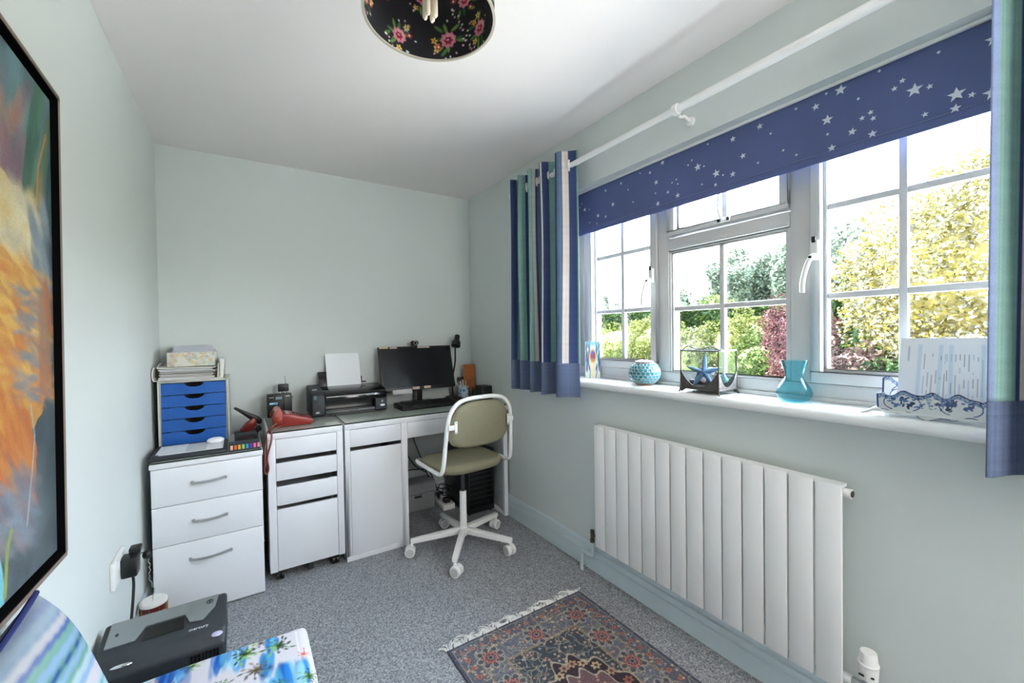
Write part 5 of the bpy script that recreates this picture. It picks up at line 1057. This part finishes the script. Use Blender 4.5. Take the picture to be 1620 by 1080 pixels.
MB().tube(bez([(TX0 + .002, TY1 - .008, TZ1 + .004), (TX0, TY1 - .035, TZ1 + .018), (TX0, TY1 - .066, TZ1 + .006), (TX0, (TY0 + TY1) / 2, TZ1 + .008), (TX0, TY0 + .066, TZ1 + .007), (TX0, TY0 + .03, TZ1 + .016), (TX0 - .004, TY0 - .012, TZ1 + .002)], 6), .0024, 8).build('scroll_handle', M_pew, tr, smooth=True)
MB().cyl((TX0 - .003, TY1 - .074, TZ1), (TX0 - .003, TY1 - .074, TZ1 - .012), .0015, n=6).ball((TX0 - .003, TY1 - .074, TZ1 - .014), .003, n=8, m=6).build('clasp', M_pew, tr)
sfc = Vector((1.512, .962, TZ0 + .062)); sf = MB(); star = []; nst = 50
fn_ = Vector((-.92, -.30, .25)).normalized(); fu = Vector((0, 0, 1)) - fn_ * fn_.z; fu.normalize(); fs = fu.cross(fn_)
rings = [(1.0, -.002), (.93, .006), (.6, .011), (.3, .014), (0, .015)]
for (s_, d) in rings:
    for j in range(nst):
        t = 2 * math.pi * j / nst; cph = (t * 5 / (2 * math.pi)) % 1; dd = abs(cph - .5) * 2; r = .017 + .055 * max(0, dd) ** 2.4
        r *= 1.12 if j < 6 or j > 44 else 1; p = sfc + fu * (r * s_ * math.cos(t)) + fs * (r * s_ * math.sin(t)) + fn_ * (d * (1 if s_ > .95 else (.55 + .45 * (1 - s_)))); sf.v.append(tuple(p))
for i in range(len(rings) - 1):
    for j in range(nst): sf.f.append([i * nst + j, i * nst + (j + 1) % nst, (i + 1) * nst + (j + 1) % nst, (i + 1) * nst + j])
sf.f.append(list(range(nst))[::-1])
sf.build('starfish', mat('blue_starfish', '#5a80ac', .7, var=.15, vscale=200, bump=.5, bscale=500), smooth=True, angle=70, label='blue five-armed starfish propped inside the glass casket', cat='starfish')
def shell(c, s_, col, nm, lab, axis):
    pr_ = [(0.0, 0), (.35 * s_, .05 * s_), (.62 * s_, .3 * s_), (.55 * s_, .6 * s_), (.34 * s_, .95 * s_), (.14 * s_, 1.4 * s_), (0, 1.7 * s_)]
    MB().lathe(pr_, c, 20, axis=axis, mod=lambda w, z: 1 + .10 * math.sin(7 * w + z * 300)).build('sea_shell', mat(nm, col, .5, var=.25, vscale=120), smooth=True, angle=60, label=lab, cat='shell', group='shells in the glass casket')
shell((1.525, 1.030, TZ0 + .014), .024, '#3b3444', 'dark_shell', 'dark purple-grey shell in the casket behind the starfish', (0, -1, .3))
shell((1.562, .975, TZ0 + .060), .026, '#d8d2cc', 'white_shell', 'white spiral shell high in the casket', (.2, -1, .5)); shell((1.568, 1.012, TZ0 + .020), .022, '#c9aaa4', 'pink_shell', 'pale pink shell low at the back of the casket', (.3, -.8, .8))
shell((1.555, .905, TZ0 + .022), .026, '#6fa8ac', 'teal_shell', 'tall pale teal shell at the end of the casket', (0, .1, 1)); shell((1.508, .905, TZ0 + .012), .014, '#b98a78', 'coral_shell', 'small coral shell on the casket floor', (.6, .6, .2))
# turquoise vase
vs = Vector((1.556, .664, ST)); outp = [(.0, .0), (.030, .0), (.044, .006), (.052, .022), (.0525, .032), (.047, .048), (.034, .068), (.0275, .080), (.0265, .088), (.030, .104), (.036, .122), (.0405, .138)]
inn = [(r - .0022, z + (.004 if i < 2 else 0)) for i, (r, z) in enumerate(outp)][::-1]; inn[-1] = (0, .004)
MB().lathe(outp + inn, vs, 40).build('vase', clear_mat('turquoise_glass', (.70, .91, .945)), smooth=True, angle=50, label='turquoise glass vase with a flared neck on the sill', cat='vase')
# delft letter rack with a printed sheet
lr_ = thing('letter_rack', (1.51, .32, ST), 'blue and white porcelain letter rack with scrolled edges on the sill', 'letter rack')
def plate(nm, X, y0, y1, topf, botf, lean, seed):
    N, Mv = 190, 60; u = np.linspace(0, 1, N); v = np.linspace(0, 1, Mv); U, V = np.meshgrid(u, v); T = np.array([topf(a) for a in u]); Bt = np.array([botf(a) for a in u])
    Z = Bt[None] + (T - Bt)[None] * V; Y = y0 + (y1 - y0) * U; c = np.empty(U.shape + (3,)); c[:] = S('#d6d9d6'); r = random.Random(seed)
    def put(k, col): c[k] = S(col)
    put((T[None] - Z < .0022), '#18264a'); band = (T[None] - Z > .0022) & (T[None] - Z < .012); nzz = rng.random(U.shape); put(band & (nzz < .55), '#5f7fae'); put(band & (nzz > .80), '#2a4a80'); put((Z - Bt[None] < .0020), '#2a3c6c')
    put((U < .02) | (U > .98), '#2a3c6c'); L = abs(y1 - y0)
    def blob(a, z, ra, rz, col, ang=0):
        du_ = (U - a) * L; dz_ = Z - z; p = du_ * math.cos(ang) + dz_ * math.sin(ang); q = -du_ * math.sin(ang) + dz_ * math.cos(ang); put((p / ra) ** 2 + (q / rz) ** 2 < 1, col)
    def arc_(a, z, rad, t0, t1, col):
        for t in np.linspace(t0, t1, 60): blob(a + rad * math.cos(t) / L, z + rad * .8 * math.sin(t), .0013, .0012, col)
    zc_ = float(Bt.mean() + .32 * (T.mean() - Bt.mean()) + .012)
    for a in (.24, .74):
        arc_(a - .06, zc_, .024, 1.7, 4.4, '#3a548c'); arc_(a, zc_ + .004, .036, .3, 2.8, '#1d2c54'); arc_(a + .06, zc_, .024, -1.2, 1.2, '#3a548c')
        for k in range(24): blob(a + r.uniform(-.11, .11), zc_ + r.uniform(-.010, .014), r.uniform(.003, .008), r.uniform(.0012, .0036), r.choice(['#1c2b52', '#2f4a7c', '#4a6a9c']), r.uniform(0, 3))
    for k in range(60): blob(.5 + r.uniform(-.16, .16), zc_ + r.uniform(-.012, .030), r.uniform(.002, .006), r.uniform(.0008, .0018), r.choice(['#22325c', '#46639a', '#6f8ab4']), r.uniform(0, 3))
    P_ = np.stack([X + lean * (Z - ST), Y, Z], -1); o = link_mesh(nm, grid_mesh(nm, P_, attr_mat('porcelain_glaze', .15, spec=.6, coat=.4), c), lr_)
    so = o.modifiers.new('t', 'SOLIDIFY'); so.thickness = .006; so.offset = 0; return o
top1 = lambda a: ST + .058 + .016 * math.exp(-((a - .5) / .07) ** 2) + .015 * math.exp(-((a - .27) / .09) ** 2) + .015 * math.exp(-((a - .73) / .09) ** 2) - .004 * math.cos(a * 40) * .4 + .004 * (abs(a - .5) > .42)
bot1 = lambda a: ST + .014 - .012 * math.exp(-((a - .5) / .16) ** 2) + .004 * math.sin(a * 25)
plate('front_plate', 1.486, .424, .205, top1, bot1, -.10, 1)
top2 = lambda a: ST + .096 + .020 * math.exp(-((a - .5) / .1) ** 2) + .008 * math.sin(a * 30)
plate('back_plate', 1.548, .432, .200, top2, lambda a: ST + .010, .08, 2)
MB().box(1.480, 1.552, .212, .420, ST + .010, ST + .016).build('tray', mat('porcelain_white', '#dcdedb', .15), lr_, bevel=.002)
for y in (.445, .185):
    s_ = 1 if y > .3 else -1
    MB().tube(bez([(1.488, y - s_ * .03, ST + .016), (1.480, y - s_ * .015, ST + .016), (1.474, y, ST + .008), (1.470, y + s_ * .012, ST + .004)], 5), [.007] * 6 + [.0055] * 5 + [.0038] * 5, 8).build('scroll_foot', MATS['porcelain_white'], lr_, smooth=True)
    MB().tube(bez([(1.548, y - s_ * .02, ST + .014), (1.556, y, ST + .012), (1.562, y + s_ * .008, ST + .005)], 5), .0045, 8).build('scroll_foot', MATS['porcelain_white'], lr_, smooth=True)
lt = Print(.175, .392, ST + .018, ST + .212, .0012, '#e6e8ee'); rl = random.Random(12)
for x in (.352, .312, .288, .232): lt.rect(x - .004, x + .004, ST + .03, ST + .195, '#ccdae8')
for k, x in enumerate(np.arange(.186, .345, .0078)):
    y = ST + .02 + rl.uniform(0, .05)
    while y < ST + .165:
        L = rl.uniform(.004, .05) if k % 3 else rl.uniform(.05, .09); lt.line([(x, y), (x, min(y + L, ST + .17))], .0017, rl.choice(['#6a6f7c', '#50566a', '#8aa6c8']), .7); y += L + rl.uniform(.01, .06)
lt.rect(.372, .376, ST + .15, ST + .19, '#b8c2cc')
o = lt.sheet('printed_sheet', lambda U, V: (1.512 + .12 * (V - ST), U + .03 * (V - ST) * (U > .3) * -1, V), attr_mat('printed_paper', .8), None, label='white printed sheets standing in the porcelain letter rack', cat='paper')
so = o.modifiers.new('t', 'SOLIDIFY'); so.thickness = .004; so.offset = -1

# ------------------------------------------------------------------ garden beyond the window
M_lawn = mat('lawn_grass', '#474f24', .95, spec=.1, var=.35, vscale=4, bump=.6, bscale=40)
GZ = -.32
gm = MB().box(1.85, 140, -60, 140, GZ - .2, GZ); g = gm.build('ground', M_lawn); g['kind'] = 'structure'
# unseen pale paving by the house, added to bounce sunlight onto the ceiling
M_slab = mat('pale_paving_slab', '#bab5af', .9, var=.08, vscale=3, bump=.2, bscale=60)
tr_ = thing('bounce_terrace', (4.4, 1.5, GZ), kind='structure')
slab = MB().box(-.296, .296, -.296, .296, 0, .035).mesh('paving_slab', M_slab, bevel=.006, seg=1)
for i in range(9):
    for j in range(16):
        o = bpy.data.objects.new('paving_slab', slab); COL.objects.link(o); o.parent = tr_; o.location = (-2.24 + .6 * i, -4.5 + .6 * j, 0)
def cloud_mesh(name, C, size, pal, seed, flat=.6, alb=.105):
    r = np.random.default_rng(seed); n = len(C); nr = r.normal(0, 1, (n, 3)); nr[:, 2] += .8; nr[:, 0] -= .35; nr /= np.linalg.norm(nr, axis=1)[:, None]
    t = r.normal(0, 1, (n, 3)); a = np.cross(nr, t); a /= np.linalg.norm(a, axis=1)[:, None]; b_ = np.cross(nr, a); s_ = size * r.uniform(.55, 1.3, n)[:, None]
    V = np.stack([C - a * s_, C - b_ * s_ * flat, C + a * s_, C + b_ * s_ * flat], 1).reshape(-1, 3); Q = np.arange(4 * n).reshape(n, 4)
    pc_ = np.array([S(c) for c in pal]); cols = pc_[r.integers(0, len(pal), n)] * r.uniform(.75, 1.25, n)[:, None]; cols = np.repeat(np.clip(cols * alb * .9, 0, 1), 4, 0)
    return fast_mesh(name, V, Q, attr_mat('leaf', .8, spec=.05, transl=.35), cols)
def crown_pts(c, rad, n, clumps, seed, cr=.28):
    r = np.random.default_rng(seed); d = r.normal(0, 1, (clumps, 3)); d /= np.linalg.norm(d, axis=1)[:, None]; k = np.array(c) + d * np.array(rad) * r.uniform(.55, 1.0, clumps)[:, None]
    w = r.integers(0, clumps, n); e = r.normal(0, 1, (n, 3)); e /= np.linalg.norm(e, axis=1)[:, None]
    P_ = k[w] + e * (np.array(rad) * cr) * r.uniform(.5, 1.0, n)[:, None] ** .5; P_[:, 2] = np.maximum(P_[:, 2], GZ + .02); return P_
def tree(name, label, cat, c, rad, n, size, pal, seed, clumps=60, trunk=True, group=None, cr=.28, core=None, alb=.105):
    root = thing(name, (c[0], c[1], GZ), label, cat, group)
    link_mesh('foliage', cloud_mesh('foliage', crown_pts(c, rad, n, clumps, seed, cr), size, pal, seed, alb=alb), root)['kind'] = 'stuff'
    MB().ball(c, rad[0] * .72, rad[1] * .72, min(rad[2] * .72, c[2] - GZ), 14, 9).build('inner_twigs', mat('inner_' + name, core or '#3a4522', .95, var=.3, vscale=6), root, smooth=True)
    if trunk: MB().tube([(c[0], c[1], GZ), (c[0] + .03, c[1], (c[2] + GZ) / 2), (c[0], c[1], c[2])], [.05 * rad[2] + .02, .04 * rad[2], .02 * rad[2]], 8).build('trunk', mat('bark', '#5a4a3a', .9, var=.3, vscale=20), root, smooth=True)
    return root
# clipped hedge along the garden
hg = thing('hedge', (14.6, 9, GZ), 'long clipped dark green hedge along the end of the garden', 'hedge')
r_ = np.random.default_rng(3); n_h = 30000; hy = r_.uniform(1, 22, n_h); hz = GZ + (2.42) * r_.random(n_h) ** .8; tops = r_.random(n_h) < .2; hz[tops] = 2.08 + r_.normal(0, .06, tops.sum()); hx = 14.1 + np.abs(r_.normal(0, .10, n_h)) + .12 * np.sin(hy * 2.3) * np.sin(hz * 4); hx[tops] = 14.2 + r_.random(tops.sum()) * .9
link_mesh('foliage', cloud_mesh('foliage', np.stack([hx, hy, hz], -1), .085, ['#5f8a3a', '#78a048', '#4a7434', '#8fb455', '#3c6430'], 4), hg)['kind'] = 'stuff'
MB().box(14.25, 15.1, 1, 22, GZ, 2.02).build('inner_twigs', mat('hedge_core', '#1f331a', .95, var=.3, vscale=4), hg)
YG = ['#c8cf62', '#b4c455', '#dadf86', '#a3b54c', '#e4e6a8']; PG = ['#d9dcab', '#c6cf8c', '#e6e6c4', '#b2c070']; RD = ['#b5707a', '#96525c', '#cf9a9c', '#7d4650', '#c98a84', '#dcb2ae']
GD = ['#e6dc94', '#dccf70', '#f3eebc', '#cfc05a', '#fbf8de', '#f6f2d0', '#c2b65a', '#fdfbea']
GN = ['#7fa64c', '#98b85c', '#6a9044', '#b4c874']
for i, (y, z, ry, rz, X, pal, lab) in enumerate((
        (10.6, .55, 1.5, 1.05, 11.5, YG, 'yellow-green shrub behind the painted panel and the desk-side casement'), (8.6, .75, 1.2, .95, 11.2, YG, 'second yellow-green shrub behind the honeycomb pot'),
        (6.9, .42, .95, .85, 10.5, PG, 'pale cream-green shrub in front of the hedge above the casket'), (5.7, .75, 1.0, .95, 10.6, YG, 'bright lime shrub in the middle of the centre window'), (4.85, .35, .8, .75, 9.8, GN, 'low mid-green shrub between the vase and the copper-red shrub'))):
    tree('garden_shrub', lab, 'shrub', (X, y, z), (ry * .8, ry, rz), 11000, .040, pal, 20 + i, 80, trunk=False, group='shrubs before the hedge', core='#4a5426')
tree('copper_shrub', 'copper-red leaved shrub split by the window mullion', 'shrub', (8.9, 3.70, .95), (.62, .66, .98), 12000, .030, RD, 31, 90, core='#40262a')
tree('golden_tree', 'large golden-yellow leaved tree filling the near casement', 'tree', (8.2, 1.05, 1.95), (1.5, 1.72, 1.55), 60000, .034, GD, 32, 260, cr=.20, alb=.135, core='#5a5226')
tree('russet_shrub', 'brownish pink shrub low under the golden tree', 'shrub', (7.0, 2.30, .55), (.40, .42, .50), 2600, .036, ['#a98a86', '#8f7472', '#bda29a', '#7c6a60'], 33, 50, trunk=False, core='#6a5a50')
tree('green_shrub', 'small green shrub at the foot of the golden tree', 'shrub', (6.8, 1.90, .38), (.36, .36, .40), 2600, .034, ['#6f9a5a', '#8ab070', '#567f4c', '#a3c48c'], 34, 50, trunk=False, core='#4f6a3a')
FG = ['#8aa08a', '#9db09a', '#7a927e', '#b0bfa6', '#6f886f']  # distance haze is put into these greyed leaf colours
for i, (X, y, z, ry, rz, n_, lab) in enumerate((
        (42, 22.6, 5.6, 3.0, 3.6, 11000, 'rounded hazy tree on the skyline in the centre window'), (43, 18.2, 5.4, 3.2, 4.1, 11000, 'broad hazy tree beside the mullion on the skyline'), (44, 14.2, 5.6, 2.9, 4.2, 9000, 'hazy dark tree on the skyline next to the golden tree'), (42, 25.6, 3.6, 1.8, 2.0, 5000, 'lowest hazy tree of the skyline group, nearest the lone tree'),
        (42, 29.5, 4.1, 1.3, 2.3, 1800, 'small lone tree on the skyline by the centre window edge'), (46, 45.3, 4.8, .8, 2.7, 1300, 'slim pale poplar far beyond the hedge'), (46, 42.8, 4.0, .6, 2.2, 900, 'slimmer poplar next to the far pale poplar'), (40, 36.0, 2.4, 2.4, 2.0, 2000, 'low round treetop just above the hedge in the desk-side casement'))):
    tree('distant_tree', lab, 'tree', (X, y, z), (ry, ry, rz), n_, (.13 + .015 * ry), FG if i < 4 else ['#a8b8a0', '#bcc8b0', '#96aa92'], 50 + i, 60, group='trees on the skyline', core='#4d5a4a', alb=.19 if i < 4 else .13)  # pale leaves, lighter core and raised alb paint in the haze
r_ = np.random.default_rng(9); n_w = 26000; wy = r_.uniform(4, 48, n_w); hgt = 2.9 + .9 * np.sin(wy * .55) * np.sin(wy * .21 + 1) + .5 * np.sin(wy * 1.7); wz = GZ + (hgt - GZ) * r_.random(n_w) ** .6; wx = 32 + r_.normal(0, .8, n_w) + .6 * np.sin(wy * 2)
tag(link_mesh('woodland', cloud_mesh('woodland', np.stack([wx, wy, wz], -1), .20, ['#b4c878', '#c8d690', '#98b462', '#d6de9e', '#86a458'], 10, alb=.12)), 'band of sunlit yellow-green treetops rising just behind the hedge', 'trees', kind='stuff')
